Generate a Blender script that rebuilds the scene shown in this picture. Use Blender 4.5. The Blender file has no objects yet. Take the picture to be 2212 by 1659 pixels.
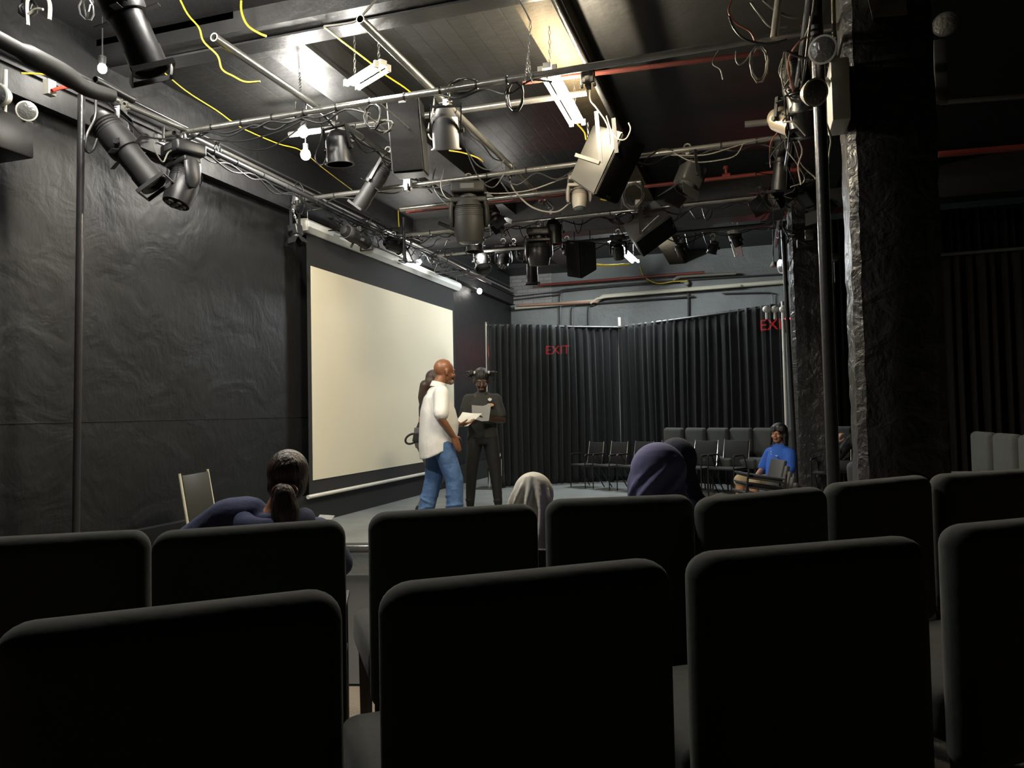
import bpy, bmesh, math, random
from mathutils import Vector, Matrix, Euler
random.seed(7)
SC = bpy.context.scene
COL = SC.collection
V = Vector
PI = math.pi
# ------------------------------------------------------------------ camera
FPX = 1661.0
_y, _p, _r = math.radians(17.5), math.radians(2.05), math.radians(1.15)
CAM = V((0, 0, 1.18))
FW = V((-math.sin(_y)*math.cos(_p), math.cos(_y)*math.cos(_p), math.sin(_p)))
_R = V((math.cos(_y), math.sin(_y), 0)); _U = _R.cross(FW)
RT = math.cos(_r)*_R - math.sin(_r)*_U
UP = math.cos(_r)*_U + math.sin(_r)*_R
cd = bpy.data.cameras.new('camera'); cam = bpy.data.objects.new('camera', cd); COL.objects.link(cam)
cd.sensor_width = 36; cd.lens = FPX/2212*36; cd.clip_start = .05; cd.clip_end = 100
cam.matrix_world = Matrix(((RT.x, UP.x, -FW.x, CAM.x), (RT.y, UP.y, -FW.y, CAM.y), (RT.z, UP.z, -FW.z, CAM.z), (0, 0, 0, 1)))
SC.camera = cam
# ------------------------------------------------------------------ world and exposure
w = bpy.data.worlds.new('world'); SC.world = w; w.use_nodes = True
w.node_tree.nodes['Background'].inputs[0].default_value = (.8, .9, 1, 1)
w.node_tree.nodes['Background'].inputs[1].default_value = .0015
SC.view_settings.view_transform = 'Standard'; SC.view_settings.look = 'None'
SC.view_settings.exposure = 0.25; SC.view_settings.gamma = 1; SC.view_settings.use_curve_mapping = False
SC.cycles.max_bounces = 6; SC.cycles.diffuse_bounces = 3; SC.cycles.glossy_bounces = 3
SC.cycles.transparent_max_bounces = 8; SC.cycles.sample_clamp_indirect = 3; SC.cycles.caustics_reflective = False

# a pixel of the photograph turned into the point of the room it shows, on a known plane
def ray(px, py): return FW + (px-1106)/FPX*RT - (py-829.5)/FPX*UP
def at(px, py, x=None, y=None, z=None):
    d = ray(px, py)
    t = (x-CAM.x)/d.x if x is not None else ((y-CAM.y)/d.y if y is not None else (z-CAM.z)/d.z)
    return CAM + t*d

# ------------------------------------------------------------------ materials
MATS = {}
def mat(name, col, rough=.5, metal=0., bump=0., bscale=20., var=0., vscale=6., spec=.5, sheen=0., alpha=1., emit=None, estr=0., stretch=(1, 1, 1), coat=0.):
    if name in MATS: return MATS[name]
    m = bpy.data.materials.new(name); m.use_nodes = True; nt = m.node_tree; N = nt.nodes; L = nt.links
    b = N['Principled BSDF']
    b.inputs['Base Color'].default_value = (*col, 1); b.inputs['Roughness'].default_value = rough
    b.inputs['Metallic'].default_value = metal; b.inputs['Specular IOR Level'].default_value = spec
    b.inputs['Sheen Weight'].default_value = sheen; b.inputs['Alpha'].default_value = alpha
    b.inputs['Coat Weight'].default_value = coat
    if emit: b.inputs['Emission Color'].default_value = (*emit, 1); b.inputs['Emission Strength'].default_value = estr
    tc = N.new('ShaderNodeTexCoord'); mp = N.new('ShaderNodeMapping'); mp.inputs['Scale'].default_value = stretch
    L.new(tc.outputs['Object'], mp.inputs['Vector'])
    if var:
        n = N.new('ShaderNodeTexNoise'); n.inputs['Scale'].default_value = vscale; n.inputs['Detail'].default_value = 5
        L.new(mp.outputs[0], n.inputs['Vector'])
        r = N.new('ShaderNodeMapRange'); r.inputs['To Min'].default_value = 1-var; r.inputs['To Max'].default_value = 1+var
        L.new(n.outputs['Fac'], r.inputs['Value'])
        mx = N.new('ShaderNodeMix'); mx.data_type = 'RGBA'; mx.blend_type = 'MULTIPLY'; mx.inputs[0].default_value = 1
        mx.inputs[6].default_value = (*col, 1); L.new(r.outputs[0], mx.inputs[7]); L.new(mx.outputs[2], b.inputs['Base Color'])
    if bump:
        n = N.new('ShaderNodeTexNoise'); n.inputs['Scale'].default_value = bscale; n.inputs['Detail'].default_value = 6
        L.new(mp.outputs[0], n.inputs['Vector'])
        bp = N.new('ShaderNodeBump'); bp.inputs['Strength'].default_value = bump; bp.inputs['Distance'].default_value = .03
        L.new(n.outputs['Fac'], bp.inputs['Height']); L.new(bp.outputs[0], b.inputs['Normal'])
    MATS[name] = m
    return m
def emis(name, col, s):
    if name in MATS: return MATS[name]
    m = bpy.data.materials.new(name); m.use_nodes = True; nt = m.node_tree; nt.nodes.clear()
    e = nt.nodes.new('ShaderNodeEmission'); o = nt.nodes.new('ShaderNodeOutputMaterial')
    e.inputs[0].default_value = (*col, 1); e.inputs[1].default_value = s; nt.links.new(e.outputs[0], o.inputs[0])
    MATS[name] = m; return m
def plaster(name, col, rough, amp, lumps, fine, col2=None, spec=.4):
    """old plaster under thick black paint: big lumps, runs and pits"""
    m = bpy.data.materials.new(name); m.use_nodes = True; nt = m.node_tree; N = nt.nodes; L = nt.links
    b = N['Principled BSDF']; b.inputs['Roughness'].default_value = rough; b.inputs['Specular IOR Level'].default_value = spec
    tc = N.new('ShaderNodeTexCoord')
    def noise(scale, st, det=5, dist=0.):
        mp = N.new('ShaderNodeMapping'); mp.inputs['Scale'].default_value = st; L.new(tc.outputs['Object'], mp.inputs[0])
        n = N.new('ShaderNodeTexNoise'); n.inputs['Scale'].default_value = scale; n.inputs['Detail'].default_value = det
        n.inputs['Distortion'].default_value = dist; L.new(mp.outputs[0], n.inputs['Vector']); return n
    a = noise(lumps, (1, 1, 1.15), 5, .6); c = noise(fine, (1, 1, .55), 3, .4); d = noise(1.1, (1, 1, 1), 3)
    ad = N.new('ShaderNodeMath'); ad.operation = 'MULTIPLY_ADD'; ad.inputs[1].default_value = .22
    L.new(c.outputs['Fac'], ad.inputs[0]); L.new(a.outputs['Fac'], ad.inputs[2])
    bp = N.new('ShaderNodeBump'); bp.inputs['Strength'].default_value = amp; bp.inputs['Distance'].default_value = .05
    L.new(ad.outputs[0], bp.inputs['Height']); L.new(bp.outputs[0], b.inputs['Normal'])
    r = N.new('ShaderNodeMapRange'); r.inputs['From Min'].default_value = .3; r.inputs['From Max'].default_value = .7
    L.new(d.outputs['Fac'], r.inputs['Value'])
    mx = N.new('ShaderNodeMix'); mx.data_type = 'RGBA'; L.new(r.outputs[0], mx.inputs[0])
    mx.inputs[6].default_value = (*col, 1); mx.inputs[7].default_value = (*(col2 or [k*.7 for k in col]), 1)
    L.new(mx.outputs[2], b.inputs['Base Color'])
    MATS[name] = m; return m
def plank(name, col, rough, period, axis=0, brick=False):
    m = bpy.data.materials.new(name); m.use_nodes = True; nt = m.node_tree; N = nt.nodes; L = nt.links
    b = N['Principled BSDF']; b.inputs['Roughness'].default_value = rough; b.inputs['Specular IOR Level'].default_value = .25
    tc = N.new('ShaderNodeTexCoord'); br = N.new('ShaderNodeTexBrick')
    mp = N.new('ShaderNodeMapping'); L.new(tc.outputs['Object'], mp.inputs[0]); L.new(mp.outputs[0], br.inputs['Vector'])
    if brick: mp.inputs['Rotation'].default_value = (PI/2, 0, 0)
    elif axis == 0: mp.inputs['Rotation'].default_value = (0, 0, PI/2)
    br.inputs['Scale'].default_value = 1; br.inputs['Row Height'].default_value = period
    br.inputs['Brick Width'].default_value = .23 if brick else 2.6
    br.inputs['Mortar Size'].default_value = .008 if brick else .006; br.inputs['Mortar Smooth'].default_value = .4
    for k, f in ((1, 1.), (2, .82), (3, .6)): br.inputs[k].default_value = (*[c*f for c in col], 1)
    L.new(br.outputs['Color'], b.inputs['Base Color'])
    n = N.new('ShaderNodeTexNoise'); n.inputs['Scale'].default_value = 9; n.inputs['Detail'].default_value = 6
    L.new(tc.outputs['Object'], n.inputs['Vector'])
    s = N.new('ShaderNodeMath'); s.operation = 'MULTIPLY_ADD'; s.inputs[1].default_value = -.7
    L.new(br.outputs['Fac'], s.inputs[0]); L.new(n.outputs['Fac'], s.inputs[2])
    bp = N.new('ShaderNodeBump'); bp.inputs['Strength'].default_value = .35; bp.inputs['Distance'].default_value = .02
    L.new(s.outputs[0], bp.inputs['Height']); L.new(bp.outputs[0], b.inputs['Normal'])
    MATS[name] = m; return m
def stripes(name, c1, c2, scale, rough=.8, direction='Z'):
    m = bpy.data.materials.new(name); m.use_nodes = True; nt = m.node_tree; N = nt.nodes; L = nt.links
    b = N['Principled BSDF']; b.inputs['Roughness'].default_value = rough
    tc = N.new('ShaderNodeTexCoord'); wv = N.new('ShaderNodeTexWave'); wv.bands_direction = direction
    wv.inputs['Scale'].default_value = scale; wv.inputs['Distortion'].default_value = 1.5
    L.new(tc.outputs['Object'], wv.inputs['Vector'])
    r = N.new('ShaderNodeValToRGB'); r.color_ramp.elements[0].color = (*c1, 1); r.color_ramp.elements[1].color = (*c2, 1)
    L.new(wv.outputs['Fac'], r.inputs[0]); L.new(r.outputs[0], b.inputs['Base Color']); MATS[name] = m; return m
def camo(name):
    m = bpy.data.materials.new(name); m.use_nodes = True; nt = m.node_tree; N = nt.nodes; L = nt.links
    b = N['Principled BSDF']; b.inputs['Roughness'].default_value = .8
    tc = N.new('ShaderNodeTexCoord'); n = N.new('ShaderNodeTexNoise'); n.inputs['Scale'].default_value = 14; n.inputs['Distortion'].default_value = 1
    L.new(tc.outputs['Object'], n.inputs['Vector']); r = N.new('ShaderNodeValToRGB'); r.color_ramp.interpolation = 'CONSTANT'
    e = r.color_ramp.elements; e[0].color = (.015, .015, .013, 1); e[1].position = .46; e[1].color = (.12, .115, .1, 1)
    k = e.new(.55); k.color = (.42, .4, .36, 1)
    L.new(n.outputs['Fac'], r.inputs[0]); L.new(r.outputs[0], b.inputs['Base Color']); MATS[name] = m; return m

M_WALL = plaster('black_plaster', (.0085, .0092, .0094), .54, .5, 2.6, 15)
M_WALLB = plaster('black_back_wall', (.23, .245, .238), .5, .45, 4, 22)
M_PIL = plaster('black_pillar_paint', (.05, .049, .047), .36, .75, 7, 30)
M_CEIL = plank('ceiling_planks', (.022, .022, .021), .42, .145)
M_SOFF = mat('ceiling_paint', (.011, .011, .011), .55, bump=.35, bscale=6, var=.25)
M_BEAM = mat('beam_paint', (.055, .043, .026), .75, spec=.2, bump=.6, bscale=7, var=.3)
M_GIRD = mat('girder_paint', (.012, .012, .012), .5, bump=.3, bscale=9)
M_BRICK = plank('painted_brick', (.36, .35, .335), .4, .075, brick=True)
M_STAGE = mat('stage_paint', (.2, .215, .21), .55, bump=.15, bscale=30, var=.35, vscale=3)
M_CARPET = mat('tan_carpet', (.26, .22, .17), .95, bump=.5, bscale=90, var=.25, vscale=5)
M_BLACK = mat('matte_black', (.012, .012, .012), .6)
M_BMET = mat('black_metal', (.02, .02, .021), .38, metal=.2, bump=.05)
M_GMET = mat('dark_grey_metal', (.07, .07, .07), .42, metal=.3)
M_PIPE = mat('galvanised_pipe', (.42, .41, .38), .3, metal=.85, var=.3, vscale=9, bump=.08, bscale=30)
M_DPIPE = mat('dark_pipe', (.1, .1, .1), .3, metal=.7, bump=.08, bscale=30)
M_CHROME = mat('chrome', (.7, .7, .7), .14, metal=1.)
M_RED = mat('red_pipe_paint', (.2, .035, .024), .4, bump=.1)
M_COPPER = mat('pinkish_pipe_paint', (.5, .25, .17), .4)
M_WPIPE = mat('cream_pipe_paint', (.62, .58, .45), .45, bump=.3, bscale=20)
M_VEL = mat('black_velvet', (.066, .07, .066), .95, bump=.12, bscale=14, sheen=.12, var=.2, vscale=5, spec=.15)
M_WOOD = mat('dark_wood', (.03, .022, .017), .4)
M_SCR = mat('screen_cloth', (.78, .72, .55), .9, bump=.05, bscale=4, var=.04, vscale=1.2)
M_SCRB = mat('screen_border_cloth', (.016, .016, .016), .85)
M_CASE = mat('white_casing', (.8, .81, .76), .4)
M_SPKB = mat('speaker_box_paint', (.02, .019, .015), .6, var=.2)
M_LGREY = mat('beige_grey_paint', (.22, .2, .165), .5, var=.15)
M_WHITE = mat('white_plastic', (.72, .7, .62), .35)
M_GLASS = mat('lens_glass', (.25, .25, .24), .08, spec=.9, metal=.5, bump=.3, bscale=60)
M_YEL = mat('yellow_cable', (.75, .55, .03), .45)
M_WCAB = mat('white_cable', (.16, .15, .13), .45)
M_BCAB = mat('black_cable', (.015, .015, .015), .4)
M_DRAPE = mat('black_drape', (.011, .0125, .0125), .75, spec=.25, sheen=.1, alpha=.9, bump=.1, bscale=40)
M_DRAPE2 = mat('thick_black_drape', (.005, .0045, .004), .9, spec=.2)
M_PAPER = mat('paper', (.8, .79, .72), .8)
M_MESHF = mat('black_chair_fabric', (.014, .014, .014), .8, bump=.1, bscale=80)
M_BRFAB = mat('olive_black_vinyl', (.04, .038, .028), .42)

# ------------------------------------------------------------------ mesh builder
class MB:
    def __init__(s): s.v = []; s.f = []; s.M = Matrix.Identity(4)
    def _add(s, vs, fs):
        n = len(s.v); s.v += [s.M @ V(a) for a in vs]; s.f += [tuple(n+i for i in f) for f in fs]; return s
    def box(s, c, d, R=None):
        R = R or Matrix.Identity(3); c = V(c)
        vs = [c + R @ V((x*d[0]/2, y*d[1]/2, z*d[2]/2)) for x in (-1, 1) for y in (-1, 1) for z in (-1, 1)]
        return s._add(vs, [(0, 1, 3, 2), (4, 6, 7, 5), (0, 4, 5, 1), (2, 3, 7, 6), (0, 2, 6, 4), (1, 5, 7, 3)])
    def rbox(s, c, d, r, seg=3, R=None, puff=0.):
        bm = bmesh.new(); bmesh.ops.create_cube(bm, size=1)
        for v in bm.verts: v.co = V((v.co.x*d[0], v.co.y*d[1], v.co.z*d[2]))
        bmesh.ops.bevel(bm, geom=bm.edges[:], offset=r, segments=seg, profile=.5, affect='EDGES')
        R = R or Matrix.Identity(3); c = V(c)
        bm.verts.index_update()
        s._add([c + R @ v.co for v in bm.verts], [tuple(v.index for v in f.verts) for f in bm.faces]); bm.free(); return s
    def cyl(s, p0, p1, r0, r1=None, n=12, caps=True):
        p0, p1 = V(p0), V(p1); r1 = r0 if r1 is None else r1
        d = (p1-p0).normalized(); a = d.orthogonal().normalized(); b = d.cross(a)
        vs = []
        for p, r in ((p0, r0), (p1, r1)):
            for i in range(n):
                t = 2*PI*i/n; vs.append(p + r*(math.cos(t)*a + math.sin(t)*b))
        fs = [(i, (i+1) % n, n+(i+1) % n, n+i) for i in range(n)]
        if caps: fs += [tuple(range(n-1, -1, -1)), tuple(range(n, 2*n))]
        return s._add(vs, fs)
    def pipe(s, p0, p1, r, wall=.004, n=16):
        """open ended pipe"""
        p0, p1 = V(p0), V(p1); d = (p1-p0).normalized(); a = d.orthogonal().normalized(); b = d.cross(a); vs = []
        for p, q in ((p0, r), (p1, r), (p1, r-wall), (p0, r-wall)):
            vs += [p + q*(math.cos(2*PI*i/n)*a + math.sin(2*PI*i/n)*b) for i in range(n)]
        fs = [(k*n+i, k*n+(i+1) % n, ((k+1) % 4)*n+(i+1) % n, ((k+1) % 4)*n+i) for k in range(4) for i in range(n)]
        return s._add(vs, fs)
    def tube(s, pts, r, n=8, caps=True):
        pts = [V(p) for p in pts]; vs = []; fs = []; a = None
        for i, p in enumerate(pts):
            d = (pts[min(i+1, len(pts)-1)] - pts[max(i-1, 0)]).normalized()
            a = (d.orthogonal() if a is None else a - d*a.dot(d)).normalized(); b = d.cross(a)
            rr = r[i] if isinstance(r, (list, tuple)) else r
            vs += [p + rr*(math.cos(2*PI*k/n)*a + math.sin(2*PI*k/n)*b) for k in range(n)]
        for i in range(len(pts)-1):
            fs += [(i*n+k, i*n+(k+1) % n, (i+1)*n+(k+1) % n, (i+1)*n+k) for k in range(n)]
        if caps: fs += [tuple(range(n-1, -1, -1)), tuple(range((len(pts)-1)*n, len(pts)*n))]
        return s._add(vs, fs)
    def lathe(s, prof, n=20, cap=True):
        """profile [(r, z)...] about the local z axis"""
        vs = []; fs = []
        for r, z in prof: vs += [(r*math.cos(2*PI*k/n), r*math.sin(2*PI*k/n), z) for k in range(n)]
        for i in range(len(prof)-1): fs += [(i*n+k, i*n+(k+1) % n, (i+1)*n+(k+1) % n, (i+1)*n+k) for k in range(n)]
        if cap: fs += [tuple(range(n-1, -1, -1)), tuple(range((len(prof)-1)*n, len(prof)*n))]
        return s._add(vs, fs)
    def ell(s, c, rad, R=None, nu=20, nv=12):
        c = V(c); R = R or Matrix.Identity(3); vs = [c + R @ V((0, 0, rad[2]))]; fs = []
        for j in range(1, nv):
            t = PI*j/nv
            for i in range(nu):
                u = 2*PI*i/nu
                vs.append(c + R @ V((rad[0]*math.sin(t)*math.cos(u), rad[1]*math.sin(t)*math.sin(u), rad[2]*math.cos(t))))
        vs.append(c + R @ V((0, 0, -rad[2]))); L = len(vs)-1
        for i in range(nu):
            fs.append((0, 1+i, 1+(i+1) % nu)); fs.append((L, L-nu+(i+1) % nu, L-nu+i))
            for j in range(nv-2): a = 1+j*nu; fs.append((a+i, a+nu+i, a+nu+(i+1) % nu, a+(i+1) % nu))
        return s._add(vs, fs)
    def prism(s, poly, z0, z1):
        n = len(poly); vs = [(*p, z0) for p in poly] + [(*p, z1) for p in poly]
        return s._add(vs, [tuple(range(n-1, -1, -1)), tuple(range(n, 2*n))] + [(i, (i+1) % n, n+(i+1) % n, n+i) for i in range(n)])
    def cap(s, p0, r0, p1, r1, n=14):
        """closed tapered capsule"""
        p0, p1 = V(p0), V(p1); d = (p1-p0); L = d.length or 1e-4; d = d/L if d.length else V((0, 0, 1))
        a = d.orthogonal().normalized(); b = d.cross(a); rings = []
        for t in (90, 60, 30, 0): rings.append((p0 - d*r0*math.sin(math.radians(t)), r0*max(math.cos(math.radians(t)), .02)))
        for t in (0, 30, 60, 90): rings.append((p1 + d*r1*math.sin(math.radians(t)), r1*max(math.cos(math.radians(t)), .02)))
        vs = []; fs = []
        for p, r in rings: vs += [p + r*(math.cos(2*PI*k/n)*a + math.sin(2*PI*k/n)*b) for k in range(n)]
        for i in range(len(rings)-1): fs += [(i*n+k, i*n+(k+1) % n, (i+1)*n+(k+1) % n, (i+1)*n+k) for k in range(n)]
        fs += [tuple(range(n-1, -1, -1)), tuple(range((len(rings)-1)*n, len(rings)*n))]
        return s._add(vs, fs)
    def loft(s, rings, n=24, caps=True):
        """rings: (centre, side vector, depth vector) with their lengths as half sizes"""
        vs = []; fs = []
        for c, a, b in rings:
            c, a, b = V(c), V(a), V(b)
            vs += [c + math.cos(2*PI*k/n)*a + math.sin(2*PI*k/n)*b for k in range(n)]
        for i in range(len(rings)-1): fs += [(i*n+k, i*n+(k+1) % n, (i+1)*n+(k+1) % n, (i+1)*n+k) for k in range(n)]
        if caps: fs += [tuple(range(n-1, -1, -1)), tuple(range((len(rings)-1)*n, len(rings)*n))]
        return s._add(vs, fs)
    def mesh(s, name, inv=None):
        me = bpy.data.meshes.new(name)
        me.from_pydata([tuple(inv @ a) if inv else tuple(a) for a in s.v], [], s.f)
        bm = bmesh.new(); bm.from_mesh(me); bmesh.ops.recalc_face_normals(bm, faces=bm.faces[:]); bm.to_mesh(me); bm.free()
        return me
def shade(me, ang=35):
    me.polygons.foreach_set('use_smooth', [True]*len(me.polygons))
    bm = bmesh.new(); bm.from_mesh(me)
    for e in bm.edges:
        e.smooth = not (len(e.link_faces) == 2 and e.calc_face_angle(0) > math.radians(ang))
    bm.to_mesh(me); bm.free()
def link(name, me, m, parent=None, loc=None):
    o = bpy.data.objects.new(name, me); COL.objects.link(o)
    if m is not None: me.materials.append(m)
    if parent is not None: o.parent = parent
    if loc is not None: o.location = loc
    return o
def tag(o, label, cat, group=None, kind=None):
    o['label'] = label; o['category'] = cat
    if group: o['group'] = group
    if kind: o['kind'] = kind
    return o
def thing(name, label, cat, loc=(0, 0, 0), rz=0., group=None, R=None):
    o = bpy.data.objects.new(name, None); COL.objects.link(o); o.empty_display_size = .1
    M = Matrix.Translation(V(loc)) @ (R.to_4x4() if R else Matrix.Rotation(rz, 4, 'Z'))
    o.matrix_world = M
    ROOTS[o.name] = M.inverted()
    return tag(o, label, cat, group)
ROOTS = {}
def root_of(o):
    while o.parent: o = o.parent
    return o
def part(name, mb, m, parent, world=False, smooth=True, label=None, ang=35):
    """world=True: the builder holds room coordinates; else the thing's own"""
    me = mb.mesh(name, ROOTS[root_of(parent).name] if world else None)
    if smooth: shade(me, ang)
    o = link(name, me, m, parent)
    if label: o['label'] = label
    return o
def solo(name, mb, m, label, cat, group=None, kind=None, smooth=True, ang=35):
    """a thing that is one mesh, its origin at the middle of its base"""
    xs = [a.x for a in mb.v]; ys = [a.y for a in mb.v]; zs = [a.z for a in mb.v]
    c = V(((min(xs)+max(xs))/2, (min(ys)+max(ys))/2, min(zs)))
    me = mb.mesh(name, Matrix.Translation(-c))
    if smooth: shade(me, ang)
    o = link(name, me, m, None, c)
    return tag(o, label, cat, group, kind)
def struct(name, mb, m, smooth=False, ang=35):
    me = mb.mesh(name)
    if smooth: shade(me, ang)
    o = link(name, me, m); o['kind'] = 'structure'; return o
def copy_tree(o, parent=None):
    c = o.copy(); COL.objects.link(c)
    if parent: c.parent = parent
    for ch in o.children: copy_tree(ch, c)
    return c
def frame(o, z, up=(0, 0, 1)):
    """matrix whose z axis points along z"""
    z = V(z).normalized(); x = V(up).cross(z)
    if x.length < 1e-3: x = V((1, 0, 0))
    x.normalize(); y = z.cross(x)
    return Matrix(((x.x, y.x, z.x, o[0]), (x.y, y.y, z.y, o[1]), (x.z, y.z, z.z, o[2]), (0, 0, 0, 1)))
def spline(pts, k=6):
    pts = [V(p) for p in pts]; P = [2*pts[0]-pts[1]] + pts + [2*pts[-1]-pts[-2]]; out = []
    for i in range(1, len(P)-2):
        a, b, c, d = P[i-1:i+3]
        for j in range(k):
            t = j/k; out.append(.5*((2*b)+(c-a)*t+(2*a-5*b+4*c-d)*t*t+(3*b-a-3*c+d)*t**3))
    return out + [pts[-1]]
def blob(mb, voxel, it=3, fac=.5, name='body'):
    """one continuous skin grown around overlapping closed shapes"""
    me = mb.mesh('tmp'); o = bpy.data.objects.new('tmp', me); COL.objects.link(o)
    r = o.modifiers.new('r', 'REMESH'); r.mode = 'VOXEL'; r.voxel_size = voxel; r.use_smooth_shade = True
    if it: s = o.modifiers.new('s', 'SMOOTH'); s.iterations = it; s.factor = fac
    dg = bpy.context.evaluated_depsgraph_get(); dg.update()
    out = bpy.data.meshes.new_from_object(o.evaluated_get(dg)); out.name = name
    bpy.data.objects.remove(o); bpy.data.meshes.remove(me)
    out.polygons.foreach_set('use_smooth', [True]*len(out.polygons)); out.materials.clear()
    return out
# ------------------------------------------------------------------ lamps that light the room
def lightmat(n, c, s): return emis(n, c, s)
def fluorescent(p0, p1, label, strength, col, loose=True, name='fluorescent_fixture'):
    p0, p1 = V(p0), V(p1); c = (p0+p1)/2; d = (p1-p0).normalized(); L = (p1-p0).length
    t = thing(name, label, 'ceiling light', c)
    R = frame((0, 0, 0), d).to_3x3()
    M = frame((0, 0, 0), d)
    h = MB(); h.M = M
    up = R.inverted() @ V((0, 0, 1))
    h.M = M; h.box(up*.035, (.055, .04, L+.06) if abs(up.y) > abs(up.x) else (.04, .055, L+.06))
    part('housing', h, M_WHITE, t, smooth=False)
    side = R.inverted() @ V((0, 0, 1)).cross(d)
    for s in (-1, 1):
        b = MB(); b.M = M; b.cyl(side*s*.052 - V((0, 0, L/2)), side*s*.052 + V((0, 0, L/2)), .015, n=12)
        part('tube', b, lightmat('tube_%s' % round(strength), col, strength) if strength else M_WHITE, t)
        for e in (-1, 1):
            q = MB(); q.M = M; q.box(side*s*.052 + V((0, 0, e*(L/2+.012))) + up*.012, (.035, .05, .022)); part('lamp_holder', q, M_WHITE, t, smooth=False)
    for e in (-1, 1):
        q = MB(); a = d*e*L*.42; top = 4.12-c.z
        k = int(max(1, (top-.08)/.035))
        for i in range(k):
            z = .08+i*.035; ax = V((1, 0, 0)) if i % 2 else V((0, 1, 0))
            q.tube([a+V((0, 0, z))+ax*.008*math.cos(u)+V((0, 0, .02))*math.sin(u) for u in [2*PI*w_/8 for w_ in range(9)]], .0025, n=5, caps=False)
        part('hanging_chain', q, M_PIPE, t)
    return t
def bulb(p, label, strength, col, r=.05, to=(0, 0, 1)):
    t = thing('light_bulb', label, 'light bulb', p)
    b = MB(); b.ell((0, 0, 0), (r, r, r*1.15)); part('glass', b, lightmat('bulb_%s' % round(strength), col, strength), t)
    s = MB(); s.M = frame((0, 0, 0), to); s.cyl((0, 0, r*.9), (0, 0, r*.9+.06), .022, .026); part('socket', s, M_BLACK, t)
    L = 4.05-p.z if to[2] else p.x+4.76
    s = MB(); s.M = frame((0, 0, 0), to); s.cyl((0, 0, r*.9+.05), (0, 0, L), .006, n=6); part('cord', s, M_BLACK, t)
    return t
WARM = (1, .86, .62); NEU = (1, .96, .88); COOL = (.9, .97, 1)
fluorescent(at(1183, 155, z=3.6), at(1247, 268, z=3.6), 'bright twin-tube fluorescent light hanging beside the warm-lit beam', 400, WARM)
fluorescent(at(1322, 520, z=3.72), at(1372, 566, z=3.72), 'bright twin-tube fluorescent light at the far end above the curtains', 340, COOL)
fluorescent(at(762, 186, z=3.7), at(824, 148, z=3.7), 'glaring short light above the hanging black loudspeaker', 190, NEU)
fluorescent((-3.8, 3.5, 3.9), (-2.7, 3.5, 3.9), 'twin-tube fluorescent light over the front seats near the left wall', 360, NEU)
fluorescent(at(1583, 505, z=3.5), at(1596, 552, z=3.5), 'unlit twin-tube fluorescent light hanging before the second pillar', 0, NEU)
bulb(at(660, 334, z=3.6), 'glaring bare bulb, lower of the two left of the round black can light', 950, NEU, .045)
bulb(at(655, 285, z=3.75), 'glaring bare bulb, upper of the two, half behind the pipe crossing', 500, NEU, .045)
bulb(at(1037, 553, y=9.6), 'small bright bulb beside the grey can light over the curtain corner', 350, NEU, .03)
bulb(at(1085, 549, y=10.2), 'small round bright lamp above the far moving head light', 300, NEU, .035)
bulb(at(1036, 629, x=-4.6), 'small white globe bulb on the left wall past the projection screen', 40, NEU, .045, to=(-1, 0, 0))
bulb(at(221, 148, x=-4.35), 'small bright bulb high on the left wall near the ceiling beam', 500, NEU, .03)
bulb(at(905, 566, x=-4.55), 'bright bulb hidden in cables above the projection screen casing', 800, NEU, .035, to=(-1, 0, 0))

# ------------------------------------------------------------------ room shell
def slab(name, x0, x1, y0, y1, z0, z1, m): return struct(name, MB().box(((x0+x1)/2, (y0+y1)/2, (z0+z1)/2), (x1-x0, y1-y0, z1-z0)), m)
slab('wall_left', -4.95, -4.75, -2.5, 15.3, -.5, 4.5, M_WALL)
slab('wall_back', -4.95, 5.6, 15.1, 15.3, -.5, 4.5, M_WALLB)
slab('wall_right', 5.4, 5.6, -2.5, 15.3, -.5, 4.5, M_GIRD)
slab('wall_front', -4.95, 5.6, -2.7, -2.5, -.5, 4.5, M_GIRD)
slab('floor', -4.95, 5.6, -2.5, 15.3, -.5, -.3, M_CARPET)
slab('ceiling', -4.95, -1.2, 4.6, 15.3, 4.2, 4.5, M_CEIL)
struct('ceiling_plain', MB().box((2.2, 9.95, 4.35), (6.8, 10.7, .3)), M_SOFF)
struct('ceiling_near', MB().box((.3, 1.05, 4.3), (10.5, 7.1, .4)), M_SOFF)
struct('ceiling_lowered_strip', MB().box((-4.12, 9.95, 4.18), (1.25, 10.7, .26)), plank('lowered_planks', (.011, .011, .0105), .6, .2))
for nm, x0, x1, y0, y1, z0, z1, m in (
        ('trim_beam_dark', -3.5, -3.15, 4.6, 15.2, 3.97, 4.25, M_SOFF), ('trim_beam_warm', -1.5, -1.21, 2.2, 15.2, 3.97, 4.3, M_BEAM),
        ('trim_girder_over_pillars', .5, 1.05, -2.5, 15.2, 3.9, 4.3, M_GIRD), ('trim_crossbeam_near', -4.8, 5.4, 4.6, 4.8, 3.95, 4.3, M_GIRD),
        ('trim_crossbeam_far', -4.8, 5.4, 10.35, 10.7, 3.66, 4.3, M_SOFF)):
    slab(nm, x0, x1, y0, y1, z0, z1, m)
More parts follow.
